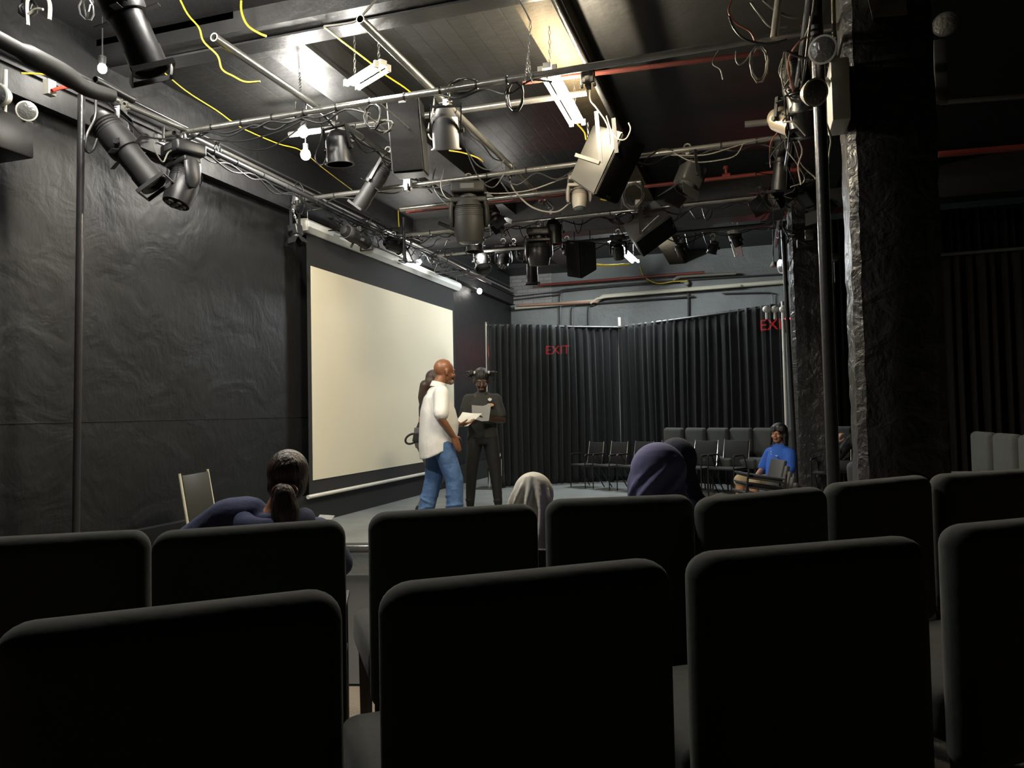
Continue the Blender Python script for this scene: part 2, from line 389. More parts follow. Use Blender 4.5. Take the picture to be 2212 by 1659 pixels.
# flange of the near crossbeam
slab('trim_beam_flange', -4.75, .5, 4.74, 4.9, 3.93, 3.945, M_DPIPE)
b = MB(); b.box((-4.715, 6.3, 3.47), (.07, 17.6, .17)); b.box((-4.70, 6.3, 3.565), (.1, 17.6, .02)); b.box((-4.70, 6.3, 3.375), (.1, 17.6, .015))
struct('trim_wall_ledge', b, M_SOFF)
slab('baseboard_left', -4.75, -4.66, 3.0, 15.1, -.3, .3, M_BLACK)
slab('trim_wall_seam', -4.752, -4.745, -2.4, 15.1, 1.165, 1.17, M_BLACK)
slab('trim_brick_corner', -4.75, -3.87, 15.06, 15.1, 3.34, 3.97, M_BRICK)
slab('trim_back_soffit', -4.75, -3.0, 14.2, 15.1, 3.97, 4.1, M_SOFF)
# raised stage and the riser the audience sits on
dirv = V((math.cos(math.radians(38)), math.sin(math.radians(38)), 0)); nrm = V((-dirv.y, dirv.x, 0))
def roundlip(poly, z0, z1, name, m): return struct(name, MB().prism(poly, z0, z1), m)
roundlip([(-4.66, 6.1), (-3.6, 6.35), (-1.6, 6.9), (5.4, 7.2), (5.4, 15.1), (-4.66, 15.1)], -.3, 0, 'floor_stage', M_STAGE)
q0 = V((-1.07, 2.0, 0)) + nrm*.64; a_ = q0 - dirv*4.2; b_ = q0 + dirv*7
roundlip([(-4.75, -2.5), (5.4, -2.5), (5.4, b_.y), (b_.x, b_.y), (a_.x, a_.y), (-4.75, a_.y)], -.3, 0, 'floor_riser', M_CARPET)
roundlip([(-4.66, 3.2), (-2.08, 3.8), (0, 4.25), (5.4, 5.4), (5.4, 7.15), (-1.6, 6.85), (-3.6, 6.3), (-4.66, 6.05)], -.3, -.288, 'floor_pit', M_BLACK)
b = MB()
for p0, p1 in (((-4.6, 6.08, -.03), (-3.6, 6.32, -.03)), ((-3.6, 6.32, -.03), (-1.6, 6.87, -.03)), ((-1.6, 6.87, -.03), (5.4, 7.17, -.03))): b.cyl(p0, p1, .012)
struct('trim_stage_edge', b, M_CHROME, True)
# pillars with chamfered corners
def pillar(x0, x1, y0, y1, name):
    c = .045; poly = [(x0+c, y0), (x1-c, y0), (x1, y0+c), (x1, y1-c), (x1-c, y1), (x0+c, y1), (x0, y1-c), (x0, y0+c)]
    bm = bmesh.new(); n = 60; rings = []
    rnd = random.Random(5)
    for k in range(n+1):
        z = -.3 + (4.2)*k/n
        rings.append([bm.verts.new((x + (rnd.random()-.5)*.010, y + (rnd.random()-.5)*.010, z)) for x, y in poly])
    for k in range(n):
        for i in range(8): bm.faces.new((rings[k][i], rings[k][(i+1) % 8], rings[k+1][(i+1) % 8], rings[k+1][i]))
    bm.faces.new(rings[0][::-1]); bm.faces.new(rings[-1])
    me = bpy.data.meshes.new(name); bm.to_mesh(me); bm.free(); shade(me, 25)
    o = link(name, me, M_PIL); tag(o, PLAB[name], 'pillar')
    o.name = 'pillar'
PLAB = {'p1': 'wide rough black-painted pillar, nearest the seats, carrying the emergency light box', 'p2': 'rough black-painted pillar at the end of the far curtain'}
pillar(.56, 1.03, 4.8, 5.2, 'p1'); pillar(.47, .9, 10.3, 10.72, 'p2')

# ------------------------------------------------------------------ pipes of the lighting grid
PIPES = {}
def lpipe(key, p0, p1, r, m, label, name='lighting_pipe', cat='pipe'):
    p0, p1 = V(p0), V(p1); b = MB().pipe(p0, p1, r, .005)
    PIPES[key] = (p0, p1); return solo(name, b, m, label, cat)
G = 3.5
lpipe('A', at(335, 295, y=5.09), (1.0, 5.08, 3.52), .024, M_PIPE, 'galvanised pipe crossing the room nearest the seats, wrapped in cable ties')
lpipe('A2', at(625, 291, z=3.78), at(1268, 200, z=3.78), .026, M_PIPE, 'short galvanised pipe behind and above the nearest cross pipe')
lpipe('B', at(652, 431, y=7.1), at(1740, 290, y=7.02), .024, M_PIPE, 'galvanised pipe crossing behind the hanging black loudspeaker to the cream end')
lpipe('C', at(865, 452, y=7.88), at(1385, 393, y=7.86), .026, M_PIPE, 'galvanised pipe above the large moving head light, running with the red pipe')
lpipe('D', at(845, 511, y=9.05), at(1660, 423, y=8.95), .025, M_PIPE, 'galvanised pipe crossing behind the large moving head light')
lpipe('E', at(1000, 546, y=10.0), at(1700, 481, y=10.0), .024, M_DPIPE, 'dark cross pipe in front of the far beam')
lpipe('F', at(945, 551, y=9.7), at(1180, 531, y=9.7), .022, M_PIPE, 'short galvanised pipe holding the far small lights, below the dark beam')
lpipe('Y1', (-4.33, 4.95, 3.44), (-4.33, 12.6, 3.42), .024, M_DPIPE, 'dark pipe running along the left wall from the spotlights to the screen')
lpipe('Y1b', at(268, 225, x=-4.33), (-4.33, 5.2, 3.52), .022, M_PIPE, 'short pipe piece ending at the left spotlight clamp')
lpipe('Y2', at(462, 80, z=3.6), (-3.2, 8.3, 3.6), .027, M_PIPE, 'pipe with open end running back past the round black can light')
lpipe('Y3', at(778, 41, z=3.6), (-2.23, 8.75, 3.6), .027, M_PIPE, 'pipe with open end running back over the middle of the stage')
lpipe('Y4', (-1.13, 2.5, 3.78), (-1.12, 7.4, 3.78), .03, M_DPIPE, 'dark pipe hugging the right side of the warm-lit beam')
lpipe('Y5', (.35, 3.3, 3.36), (.33, 11.0, 3.36), .024, M_DPIPE, 'dark pipe carrying the column of spotlights beside the pillar')
lpipe('W1', (-4.64, 3.4, 3.66), (-4.64, 15.0, 3.62), .018, M_PIPE, 'thin conduit lying on the left wall ledge', 'conduit', 'conduit')
lpipe('W2', (-4.66, 3.4, 3.72), (-4.66, 15.0, 3.70), .012, M_DPIPE, 'dark thin conduit above the left wall ledge', 'conduit', 'conduit')
lpipe('PL', (-4.42, 4.1, -.3), (-4.36, 4.1, 3.42), .024, M_DPIPE, 'upright dark pipe standing before the left wall', 'upright_pipe', 'pipe')
lpipe('PR', at(1802, 1080, y=4.66), at(1762, -10, y=4.62), .035, M_DPIPE, 'upright dark pipe standing just left of the nearest pillar', 'upright_pipe', 'pipe')
lpipe('PR2', at(1722, 1075, y=9.9), at(1690, 480, y=9.9), .026, M_BMET, 'upright black pipe just left of the second pillar', 'upright_pipe', 'pipe')
lpipe('R1', at(878, 459, y=8.1), at(1300, 413, y=8.1), .019, M_RED, 'red sprinkler pipe close under the galvanised pipe above the moving head', 'sprinkler_pipe', 'pipe')
lpipe('R2', at(1392, 403, y=8.3), (.52, 8.3, at(1815, 357, y=8.3).z), .02, M_RED, 'bright red sprinkler pipe running right behind the barn door spotlight', 'sprinkler_pipe', 'pipe')
lpipe('R3', at(1130, 178, y=5.6), at(1640, 115, y=5.6), .017, mat('dark_red_paint', (.12, .03, .022), .4), 'dark red pipe just under the nearest cross pipe', 'sprinkler_pipe', 'pipe')
lpipe('R4', at(2026, 334, y=6.4), at(2260, 314, y=6.4), .024, M_RED, 'red sprinkler pipe right of the nearest pillar', 'sprinkler_pipe', 'pipe')
lpipe('R5', at(1162, 616, y=14.85), at(1522, 588, y=14.85), .024, M_RED, 'red pipe high on the far wall', 'sprinkler_pipe', 'pipe')
lpipe('R6', at(2030, 222, y=6.6), at(2260, 205, y=6.6), .02, M_DPIPE, 'dark pipe high up right of the nearest pillar', 'lighting_pipe', 'pipe')
for k, px, yy in (('a', 1569, 8.3), ('b', 1701, 8.3)):
    p = at(px, 380 if k == 'a' else 368, y=yy); b = MB(); b.cyl(p+V((-.04, 0, 0)), p+V((.04, 0, 0)), .028); b.cyl(p, p+V((0, 0, .09)), .016); b.cyl(p+V((0, 0, .07)), p+V((0, 0, .1)), .03, .03)
    solo('sprinkler', b, M_RED, 'small red sprinkler fitting on the bright red pipe, ' + ('left one by the spotlight' if k == 'a' else 'right one behind the light column'), 'sprinkler')
# steam pipes on the far wall
p = [at(1113, 665, y=14.98), at(1290, 650, y=14.98), at(1302, 640, y=14.98), at(1700, 608, y=14.98)]
solo('steam_pipe', MB().tube(p, .04, n=12), M_WPIPE, 'cream lagged pipe running the length of the far wall', 'pipe')
p = [at(1120, 660, y=14.9), at(1200, 656, y=14.9), at(1292, 652, y=14.9)]
solo('steam_pipe', MB().tube(p, .02, n=10), M_COPPER, 'thin pinkish pipe in the far left corner above the curtain', 'pipe')
p = [at(1275, 655, y=14.9), at(1290, 645, y=14.9), at(1310, 641, y=14.9), at(1600, 617, y=14.9)]
solo('steam_pipe', MB().tube(p, .025, n=10), M_WPIPE, 'thinner cream pipe just under the lagged far wall pipe', 'pipe')
p = [at(1455, 606, y=14.9), at(1462, 600, y=14.9), at(1475, 597, y=14.9), at(1590, 590, y=14.9)]
solo('grey_elbow_pipe', MB().tube(spline(p), .026, n=10), M_LGREY, 'short grey pipe with an elbow on the far wall under the red pipe', 'pipe')
cond = [([(1105, 648), (1210, 636), (1216, 626), (1400, 610), (1690, 592)], .014, 'dark conduit bending up along the far wall'),
        ([(1105, 641), (1330, 618), (1470, 610)], .012, 'thin dark conduit above the cream pipe on the far wall'),
        ([(1211, 712), (1211, 640), (1216, 630), (1225, 624)], .016, 'upright conduit on the far wall left of the bent one'),
        ([(1236, 712), (1236, 668), (1243, 660), (1260, 657), (1500, 640)], .016, 'conduit with a right-angle bend rising behind the left curtain'),
        ([(1272, 712), (1272, 668), (1275, 660), (1284, 658), (1284, 650)], .018, 'stepped upright conduit rising behind the left curtain'),
        ([(1487, 700), (1487, 612)], .018, 'upright conduit under the round junction cap on the far wall'),
        ([(1668, 664), (1668, 640), (1660, 632), (1560, 634)], .012, 'thin conduit at the right end of the far wall')]
for pts, r, lab in cond:
    solo('conduit', MB().tube(spline([at(x, y, y=15.02) for x, y in pts], 3), r, n=8), M_GMET, lab, 'conduit')
b = MB(); b.M = frame(at(1483, 611, y=14.98), (0, -1, 0)); b.lathe([(.05, 0), (.055, .02), (.04, .04), (.005, .045)]); solo('round_cover', b, M_LGREY, 'round pale junction cap on the far wall', 'junction box')
for i, px in enumerate((1656, 1674, 1692)):
    p = at(px, 668, y=11.2 if i < 2 else 11.1); b = MB(); b.ell(p, (.055, .055, .05)); b.cyl(p-V((0, 0, .14)), p-V((0, 0, .04)), .02)
    solo('globe_light', b, M_WHITE, ('leftmost', 'middle', 'rightmost')[i] + ' of three pale globes peeking over the curtain end', 'globe light')

# pipe clamps where pipes cross
def clamp(p, label, m=M_CHROME):
    p = V(p); t = thing('pipe_clamp', label, 'clamp', p)
    b = MB(); b.box((0, 0, .0), (.075, .03, .085)); b.box((0, 0, -.045), (.03, .075, .07)); part('jaw', b, m, t, smooth=False)
    for s in (-1, 1):
        q = MB(); q.cyl((s*.045, 0, -.06), (s*.045, 0, .06), .006, n=8); q.cyl((s*.045, 0, -.075), (s*.045, 0, -.055), .012, n=6); part('bolt', q, m, t)
for (px, py, yy, z), lab in (((985, 243, None, 3.66), 'under the middle pipe right of the hanging loudspeaker'), ((758, 283, None, 3.66), 'on the pipe above the round black can light'),
        ((1100, 365, None, 3.55), 'where the middle pipe meets the second cross pipe'), ((1172, 428, None, 3.55), 'at the far end of the middle pipe'),
        ((640, 425, None, 3.48), 'at the top corner of the projection screen casing'), ((650, 235, None, 3.55), 'where the left open-ended pipe crosses the nearest cross pipe'),
        ((345, 290, None, 3.5), 'at the left end of the nearest cross pipe'), ((1270, 165, None, 3.5), 'beside the warm-lit beam above the grey speaker box'), ((880, 395, None, 3.5), 'on the second cross pipe below the black loudspeaker'),
        ((1380, 440, None, 3.5), 'above the far grey speaker box')):
    clamp(at(px, py, z=z), 'metal pipe clamp ' + lab)
# ------------------------------------------------------------------ stage lanterns
def hook(t, H, r=.03, m=None):
    """hook clamp over the pipe above H, pointing down"""
    b = MB(); pts = [(r*math.cos(u), 0, r+r*math.sin(u)) for u in [math.radians(k) for k in range(-90, 181, 27)]]
    b.M = Matrix.Translation(V(H)); b.tube(pts, .008, n=6); b.box((0, 0, -.02), (.03, .03, .06)); b.cyl((-.05, 0, -.02), (.05, 0, -.02), .006, n=6)
    part('hook_clamp', b, m or M_PIPE, t, world=True)
def yoke(t, H, C, hw, axis, m=None, th=.006, wd=.03):
    """U shaped bracket from H down to both sides of C"""
    H, C, axis = V(H), V(C), V(axis).normalized(); b = MB()
    d = (C-H); top = H+V((0, 0, -.05))
    for s in (-1, 1):
        e = C + axis*s*hw; k = top + axis*s*hw
        dd = (e-k); L = dd.length or .01; z = dd.normalized(); F = frame((k+e)/2, z, axis.cross(z)); b.M = Matrix.Identity(4)
        b.box((k+e)/2, (wd, wd, L), None) if L < .03 else b.M.identity()
        M = F; b.M = M; b.box((0, 0, 0), (th*1.5, wd, L+.03), None)
        # turn the flat side towards the axis
    b.M = frame(top, axis); b.box((0, 0, 0), (wd, th*1.5, 2*hw+.01))
    part('yoke', b, m or M_BMET, t, world=True)
    for s in (-1, 1):
        q = MB(); e = C + axis*s*hw; q.cyl(e, e+axis*s*.025, .018, n=10); part('knob', q, M_BLACK, t, world=True)
def root_at(name, label, cat, p, group=None): return thing(name, label, cat, p, group=group)
def par_can(H, C, aim, label, r=.1, L=.24, m=None, lens=None, name='par_can_light'):
    m = m or M_BMET; C = V(C); aim = V(aim).normalized(); t = root_at(name, label, 'stage light', H); hook(t, H)
    ax = aim.cross(V((0, 0, 1)));  ax = ax.normalized() if ax.length > .05 else V((1, 0, 0))
    yoke(t, H, C, r+.015, ax)
    b = MB(); b.M = frame(C, aim)
    b.lathe([(.03, -L*.62), (.06, -L*.6), (r*.85, -L*.4), (r*.97, -L*.36), (r, -L*.3), (r, L*.48), (r*1.06, L*.48), (r*1.06, L*.5), (r*.97, L*.5), (r*.95, -L*.2)], cap=False)
    b.lathe([(.028, -L*.66), (.03, -L*.6)]); part('can', b, m, t, world=True)
    g = MB(); g.M = frame(C, aim); g.lathe([(r*.95, L*.18), (r*.9, L*.23), (.01, L*.27)]); part('lens', g, lens or M_GLASS, t, world=True)
    v = MB(); v.M = frame(C, aim)
    for k in range(5):
        for s in (-1, 1): v.ell((s*r*.99*math.cos(.5), r*.99*math.sin(.5), -L*.25+k*L*.12), (.009, .009, .009), nu=8, nv=5)
    part('vent_hole', v, M_BLACK, t, world=True)
    h = MB(); h.M = frame(C, aim); n = 20; h.lathe([(r*1.02, L*.5), (r*1.16, L*.5), (r*1.16, L*.53), (r*1.02, L*.53), (r*1.02, L*.5)], cap=False); part('colour_frame', h, m, t, world=True)
    return t
def spotlight(H, C, aim, label, s=1., m=None, shut=True, name='ellipsoidal_spotlight'):
    m = m or M_BLACK; C = V(C); aim = V(aim).normalized(); t = root_at(name, label, 'stage light', H); hook(t, H)
    ax = aim.cross(V((0, 0, 1))); ax = ax.normalized() if ax.length > .05 else V((1, 0, 0))
    yoke(t, H, C, .115*s, ax, wd=.035*s)
    b = MB(); b.M = frame(C, aim)
    b.lathe([(.03*s, -.27*s), (.06*s, -.26*s), (.085*s, -.2*s), (.1*s, -.12*s), (.105*s, 0), (.1*s, .03*s)]); part('lamp_housing', b, m, t, world=True)
    f = MB(); f.M = frame(C, aim)
    for k in range(6): f.lathe([(.088*s, (-.2+k*.022)*s), (.1*s, (-.197+k*.022)*s), (.088*s, (-.194+k*.022)*s)], cap=False)
    part('cooling_fins', f, M_GMET, t, world=True)
    g = MB(); g.M = frame(C, aim); g.lathe([(.085*s, .03*s), (.085*s, .2*s), (.09*s, .2*s), (.09*s, .31*s), (.08*s, .31*s), (.075*s, .25*s)], cap=False); part('lens_tube', g, m, t, world=True)
    q = MB(); q.M = frame(C, aim); q.lathe([(.078*s, .27*s), (.06*s, .285*s), (.01, .29*s)]); part('lens', q, M_GLASS, t, world=True)
    if shut:
        for a in range(4):
            h = MB(); h.M = frame(C, aim) @ Matrix.Rotation(a*PI/2+.4, 4, 'Z'); h.box((.13*s, 0, .035*s), (.07*s, .04*s, .003)); part('shutter', h, M_GMET, t, world=True, smooth=False)
    g = MB(); g.M = frame(C, aim)
    for sx, sy, dx, dy in ((1, 0, .006, .2), (-1, 0, .006, .2), (0, 1, .2, .006), (0, -1, .2, .006)): g.box((sx*.1*s, sy*.1*s, .32*s), (dx*s if dx > .1 else .01, dy*s if dy > .1 else .01, .025*s))
    part('gel_frame', g, m, t, world=True, smooth=False); return t
def barn_light(H, C, aim, label, s=1., m=None, flaps=4):
    m = m or M_BMET; C = V(C); aim = V(aim).normalized(); t = root_at('barn_door_light', label, 'stage light', H); hook(t, H)
    ax = aim.cross(V((0, 0, 1))); ax = ax.normalized() if ax.length > .05 else V((1, 0, 0))
    yoke(t, H, C, .125*s, ax)
    F = frame(C, aim)
    b = MB(); b.M = F; b.rbox((0, 0, -.02*s), (.2*s, .2*s, .2*s), .03*s); b.lathe([(.085*s, .08*s), (.1*s, .08*s), (.1*s, .12*s), (.085*s, .12*s), (.08*s, .09*s)], cap=False); part('housing', b, m, t, world=True)
    q = MB(); q.M = F; q.lathe([(.085*s, .085*s), (.06*s, .105*s), (.01, .11*s)]); part('lens', q, M_GLASS, t, world=True)
    for a in range(flaps):
        h = MB(); h.M = F @ Matrix.Rotation(a*PI/2, 4, 'Z') @ Matrix.Translation((.1*s, 0, .12*s)) @ Matrix.Rotation(.5, 4, 'Y')
        w0, w1, L = .09*s, (.12 if a % 2 else .075)*s, .13*s
        h._add([(0, -w0, 0), (0, w0, 0), (0, w1, L), (0, -w1, L), (.003, -w0, 0), (.003, w0, 0), (.003, w1, L), (.003, -w1, L)], [(0, 1, 2, 3), (7, 6, 5, 4), (0, 4, 5, 1), (1, 5, 6, 2), (2, 6, 7, 3), (3, 7, 4, 0)])
        part('barn_door', h, m, t, world=True, smooth=False)
    return t
def moving_head(H, label, s=1., rz=0., tilt=.3, m=None, lens_leds=False, name='moving_head_light', hl=.15, hr=.095, mh=None):
    """hangs base up from H: base box, two arms and a tilting head"""
    m = m or M_BMET; t = thing(name, label, 'stage light', H, rz); mh = mh or m
    b = MB(); pts = [(.03*math.cos(u), 0, .03+.03*math.sin(u)) for u in [math.radians(k) for k in range(-90, 181, 27)]]; b.tube(pts, .008, n=6); b.box((0, 0, -.015), (.03, .05, .04)); part('hook_clamp', b, M_PIPE, t)
    b = MB(); b.rbox((0, 0, -.075*s), (.25*s, .21*s, .085*s), .018*s); part('base', b, m, t)
    q = MB(); q.box((0, -.107*s, -.075*s), (.1*s, .004, .035*s)); part('display_panel', q, M_GMET, t, smooth=False)
    b = MB(); b.cyl((0, 0, -.115*s), (0, 0, -.145*s), .07*s); b.rbox((0, 0, -.16*s), (.27*s, .12*s, .04*s), .012*s); part('turntable', b, m, t)
    for e in (-1, 1):
        a = MB(); a.loft([((e*.118*s, 0, -.15*s), (.018*s, 0, 0), (0, .055*s, 0)), ((e*.128*s, 0, -.22*s), (.022*s, 0, 0), (0, .06*s, 0)), ((e*.13*s, 0, -.31*s), (.022*s, 0, 0), (0, .052*s, 0)), ((e*.125*s, 0, -.35*s), (.012*s, 0, 0), (0, .025*s, 0))], n=16)
        part('yoke_arm', a, m, t)
    F = Matrix.Translation((0, 0, -.3*s)) @ Matrix.Rotation(tilt, 4, 'X') @ Matrix.Rotation(PI, 4, 'X')
    h = MB(); h.M = F; h.lathe([(.02*s, -hl*.75*s), (hr*.75*s, -hl*.7*s), (hr*s, -hl*.35*s), (hr*1.03*s, hl*.3*s), (hr*.9*s, hl*.75*s), (hr*.88*s, hl*.82*s), (hr*.8*s, hl*.82*s)]); part('head', h, mh, t)
    for k in range(6):
        pass
    g = MB(); g.M = F
    if lens_leds:
        g.lathe([(hr*.8*s, hl*.82*s), (hr*.78*s, hl*.84*s), (.005, hl*.85*s)]); part('lens_plate', g, M_BLACK, t)
        for k in range(7):
            q = MB(); q.M = F; a = k*PI/3; rr = 0 if k == 6 else hr*.5*s
            q.ell((rr*math.cos(a), rr*math.sin(a), hl*.85*s), (.02*s, .02*s, .012*s), nu=10, nv=6); part('led_lens', q, M_GLASS, t)
    else:
        g.lathe([(hr*.78*s, hl*.8*s), (hr*.6*s, hl*.87*s), (.005, hl*.9*s)]); part('lens', g, M_GLASS, t)
    v = MB(); v.M = F
    for k in range(6): v.lathe([(hr*.95*s, (-.5+k*.07)*hl*s), (hr*1.04*s, (-.48+k*.07)*hl*s), (hr*.95*s, (-.46+k*.07)*hl*s)], cap=False)
    part('vent_ribs', v, M_GMET, t)
    return t
D = V((0, 0, -1))
# left wall group
par = None
spotlight(at(268, 232, x=-4.25), at(268, 320, x=-4.1), at(325, 405, x=-3.85)-at(215, 270, x=-4.15), 'black ellipsoidal spotlight aiming down right before the left wall', 1.05)
moving_head(at(396, 303, x=-4.2), 'black moving head light with clustered lenses, leftmost, by the left wall', 1.15, -.4, -.35, lens_leds=True, hl=.19, hr=.1)
spotlight(at(262, -60, y=3.4), at(268, 20, y=3.4), at(312, 140, y=3.5)-at(250, 0, y=3.4), 'large dark spotlight cut by the top edge above the left wall, with gel frame', 1.15, M_BMET)
moving_head(at(1012, 388, y=7.1), 'large grey moving head light hanging in the middle below the second cross pipe', 1.35, .25, .1, mat('grey_lamp_plastic', (.013, .013, .012), .6, spec=.25), hl=.2, hr=.11)
t_ = par_can(at(1024, 470, y=8.9), at(1025, 520, y=8.9), D, 'grey can light right under the large grey moving head light', .1, .26, M_GMET)
par_can(at(722, 262, z=3.58), at(732, 322, y=5.6), D+V((.02, .1, 0)), 'round black can light pointing down below the left open-ended pipe', .105, .24)
par_can(at(962, 215, y=5.12), at(962, 282, y=5.3), V((-.1, .35, -1)), 'metal can light pointing down right of the hanging black loudspeaker', .1, .26, M_GMET)
spotlight(at(838, 330, y=6.9), at(808, 395, y=6.9), at(775, 445, y=6.9)-at(835, 350, y=6.9), 'tilted black spotlight with bright barn edges left of the second cross pipe', .9)
barn_light(at(1035, 470, y=8.0)+V((0, 0, -.1)), at(1060, 462, y=8.3), V((.5, .2, -.8)), 'dark barn door light behind the large grey moving head light', .9)
par_can(at(1190, 455, y=9.0), at(1196, 503, y=9.0), D+V((0, .1, 0)), 'black can light hanging left of the black stage monitor', .1, .26)
moving_head(at(1163, 488, y=8.8), 'wide black moving head light left of the hanging stage monitor', 1.1, .2, .2, hl=.16, hr=.12)
spotlight(at(1150, 520, y=9.3), at(1149, 566, y=9.3), D+V((-.02, .05, 0)), 'slim glossy black spotlight pointing straight down, lowest of the far group', .85, M_BMET)
moving_head(at(1087, 525, y=9.8), 'small black moving head light with a yellow glint in the far group', .8, .1, -.5, lens_leds=True)
par_can(at(1040, 528, y=9.7), at(1042, 566, y=9.7), V((.25, -.45, -.85)), 'dark can light beside the small bright bulb, leftmost of the far group', .1, .24, M_GMET)
moving_head(at(1335, 505, y=10.0), 'round black moving head light under the far grey speaker box', .8, 0, .5)
moving_head(at(1250, 371, y=7.2), 'beige-grey moving head light under the near grey speaker box', .85, .3, -.25, M_LGREY, hl=.17, hr=.085)
barn_light(at(1485, 325, y=7.05), at(1490, 385, y=7.05), V((-.35, -.25, -.9)), 'metal barn door light hanging from the cream pipe end right of the grey speaker box', 1.05, M_GMET, 3)
# column of lights at the pillar
par_can(at(1700, 205, y=6.2), at(1697, 262, y=6.2), V((.55, -.55, -.5)), 'beige can light facing the seats in the column beside the emergency light', .095, .24, mat('beige_can', (.42, .36, .28), .35, metal=.5))
spotlight(at(1722, 150, y=5.6), at(1723, 195, y=5.6), D+V((.1, 0, 0)), 'black cylindrical spotlight hanging upright, highest of the light column', .95, M_BMET)
spotlight(at(1690, 300, y=7.5), at(1690, 345, y=7.5), D+V((-.1, .2, 0)), 'dark spotlight pointing down in the middle of the light column', .9, M_BMET)
barn_light(at(1690, 378, y=8.4), at(1686, 418, y=8.4), V((-.6, -.5, -.55)), 'metal fresnel light with bright barn door edge low in the light column', 1.15, M_GMET)
barn_light(at(1745, 385, y=8.6), at(1750, 425, y=8.6), V((.5, .4, -.7)), 'dark barn door light behind the column of spotlights', 1.)
par_can(at(1740, 225, y=5.4), at(1742, 250, y=5.5), V((.2, .6, -.6)), 'black can light half behind the upright pipe near the emergency light', .095, .22)
spotlight(at(752, 500, x=-4.33), at(765, 510, x=-4.25), V((.1, 1, -.15)), 'black spotlight tangled in cables over the projection screen casing', .8)
par_can(at(850, 510, x=-4.33), at(850, 528, x=-4.3), V((.5, .8, -.2)), 'black can light above the right half of the projection screen casing', .09, .2)
barn_light(at(637, 445, x=-4.5), at(638, 500, x=-4.5), V((.15, .0, -1)), 'black light hanging just left of the projection screen casing', .6)
for i, (px, py, yy) in enumerate(((1110, 525, 10.0), (1225, 520, 10.0), (1470, 520, 10.0), (1540, 515, 10.0), (1590, 500, 10.0), (1640, 415, 9.0))):
    lab = ['between the small moving head and the glossy spotlight', 'behind the black can light', 'right of the far grey speaker box', 'left of the unlit fluorescent', 'on the dark cross pipe at the unlit fluorescent', 'at the right end of the far bright cross pipe'][i]
    p = at(px, py, y=yy); par_can(p, p+V((0, 0, -.12)), V((.3*(-1)**i, .3, -.8)), 'little black can light ' + lab, .06, .13)

# ------------------------------------------------------------------ loudspeakers
def speaker(label, C, d, z, up, m, name='loudspeaker', grille=True, taper=0.):
    """box d=(width, height, depth); z = direction the grille faces, up = its long axis"""
    C = V(C); z = V(z).normalized(); u = (V(up)-z*V(up).dot(z)).normalized(); x = u.cross(z)
    M = Matrix(((x.x, u.x, z.x, C.x), (x.y, u.y, z.y, C.y), (x.z, u.z, z.z, C.z), (0, 0, 0, 1)))
    t = thing(name, label, 'loudspeaker', C - V((0, 0, .3)))
    b = MB(); b.M = M; w, h, dp = d
    f = 1-taper
    vs = [(-w/2, -h/2, dp/2), (w/2, -h/2, dp/2), (w/2, h/2, dp/2), (-w/2, h/2, dp/2), (-w/2*f, -h/2*f, -dp/2), (w/2*f, -h/2*f, -dp/2), (w/2*f, h/2*f, -dp/2), (-w/2*f, h/2*f, -dp/2)]
    bm = bmesh.new(); vv = [bm.verts.new(v) for v in vs]
    for q in ((0, 1, 2, 3), (7, 6, 5, 4), (0, 4, 5, 1), (1, 5, 6, 2), (2, 6, 7, 3), (3, 7, 4, 0)): bm.faces.new([vv[i] for i in q])
    bmesh.ops.bevel(bm, geom=bm.edges[:], offset=.012, segments=2, affect='EDGES'); bm.verts.index_update()
    b._add([v.co.copy() for v in bm.verts], [tuple(v.index for v in fc.verts) for fc in bm.faces]); bm.free()
    part('cabinet', b, m, t, world=True, ang=25)
    g = MB(); g.M = M; g.rbox((0, 0, dp/2+.004), (w*.92, h*.95, .014), .006, 2); part('grille', g, mat('speaker_grille', (.012, .012, .012), .9, bump=.3, bscale=200, spec=.1), t, world=True)
    q = MB(); q.M = M; q.box((w*.0, h*.44, dp/2+.013), (.06, .02, .004)); part('badge', q, M_GMET, t, world=True, smooth=False)
    return t, M
t, M = speaker('tall black loudspeaker hanging from the nearest cross pipe', at(882, 300, y=5.75), (.27, .6, .26), V((.25, -1, -.12)), V((-.05, .0, 1)), M_BMET)
for s in (-1, 1):
    q = MB(); a = M @ V((s*.1, .3, -.1)); q.cyl(a, V((a.x, a.y, 3.48+.05)), .006, n=6); q.cyl(V((a.x, a.y, 3.48)), V((a.x, 5.09, 3.5)), .006, n=6); part('hanging_rod', q, M_PIPE, t, world=True)
t, M = speaker('big beige-grey speaker box tilted on flat bars, near the warm lamp', at(1308, 352, y=6.6), (.36, .56, .36), V((.72, -.35, -.5)), V((-.5, .2, -.55)), M_SPKB, taper=.12)
for a, c in (((1288, 240), (1298, 352)), ((1325, 255), (1332, 330))):
    p, r_ = at(*a, y=6.25), at(*c, y=6.32); q = MB(); q.M = frame((p+r_)/2, r_-p); q.box((0, 0, 0), (.035, .006, (r_-p).length)); part('flat_bar', q, M_GMET, t, world=True, smooth=False)
q = MB(); p, r_ = at(1243, 335, y=6.3), at(1295, 352, y=6.3); q.M = frame((p+r_)/2, r_-p); q.box((0, 0, 0), (.03, .03, (r_-p).length)); part('cross_bar', q, M_SPKB, t, world=True, smooth=False)
t, M = speaker('far dark grey speaker box tilted, above the far bright fluorescent', at(1402, 492, y=8.9), (.34, .5, .34), V((.55, -.35, -.75)), V((.6, .1, .5)), mat('far_speaker_paint', (.22, .22, .21), .5), taper=.1)
p, r_ = at(1383, 445, y=8.6), at(1386, 505, y=8.55); q = MB(); q.M = frame((p+r_)/2, r_-p); q.box((0, 0, 0), (.05, .006, (r_-p).length)); part('flat_bar', q, M_PIPE, t, world=True, smooth=False)
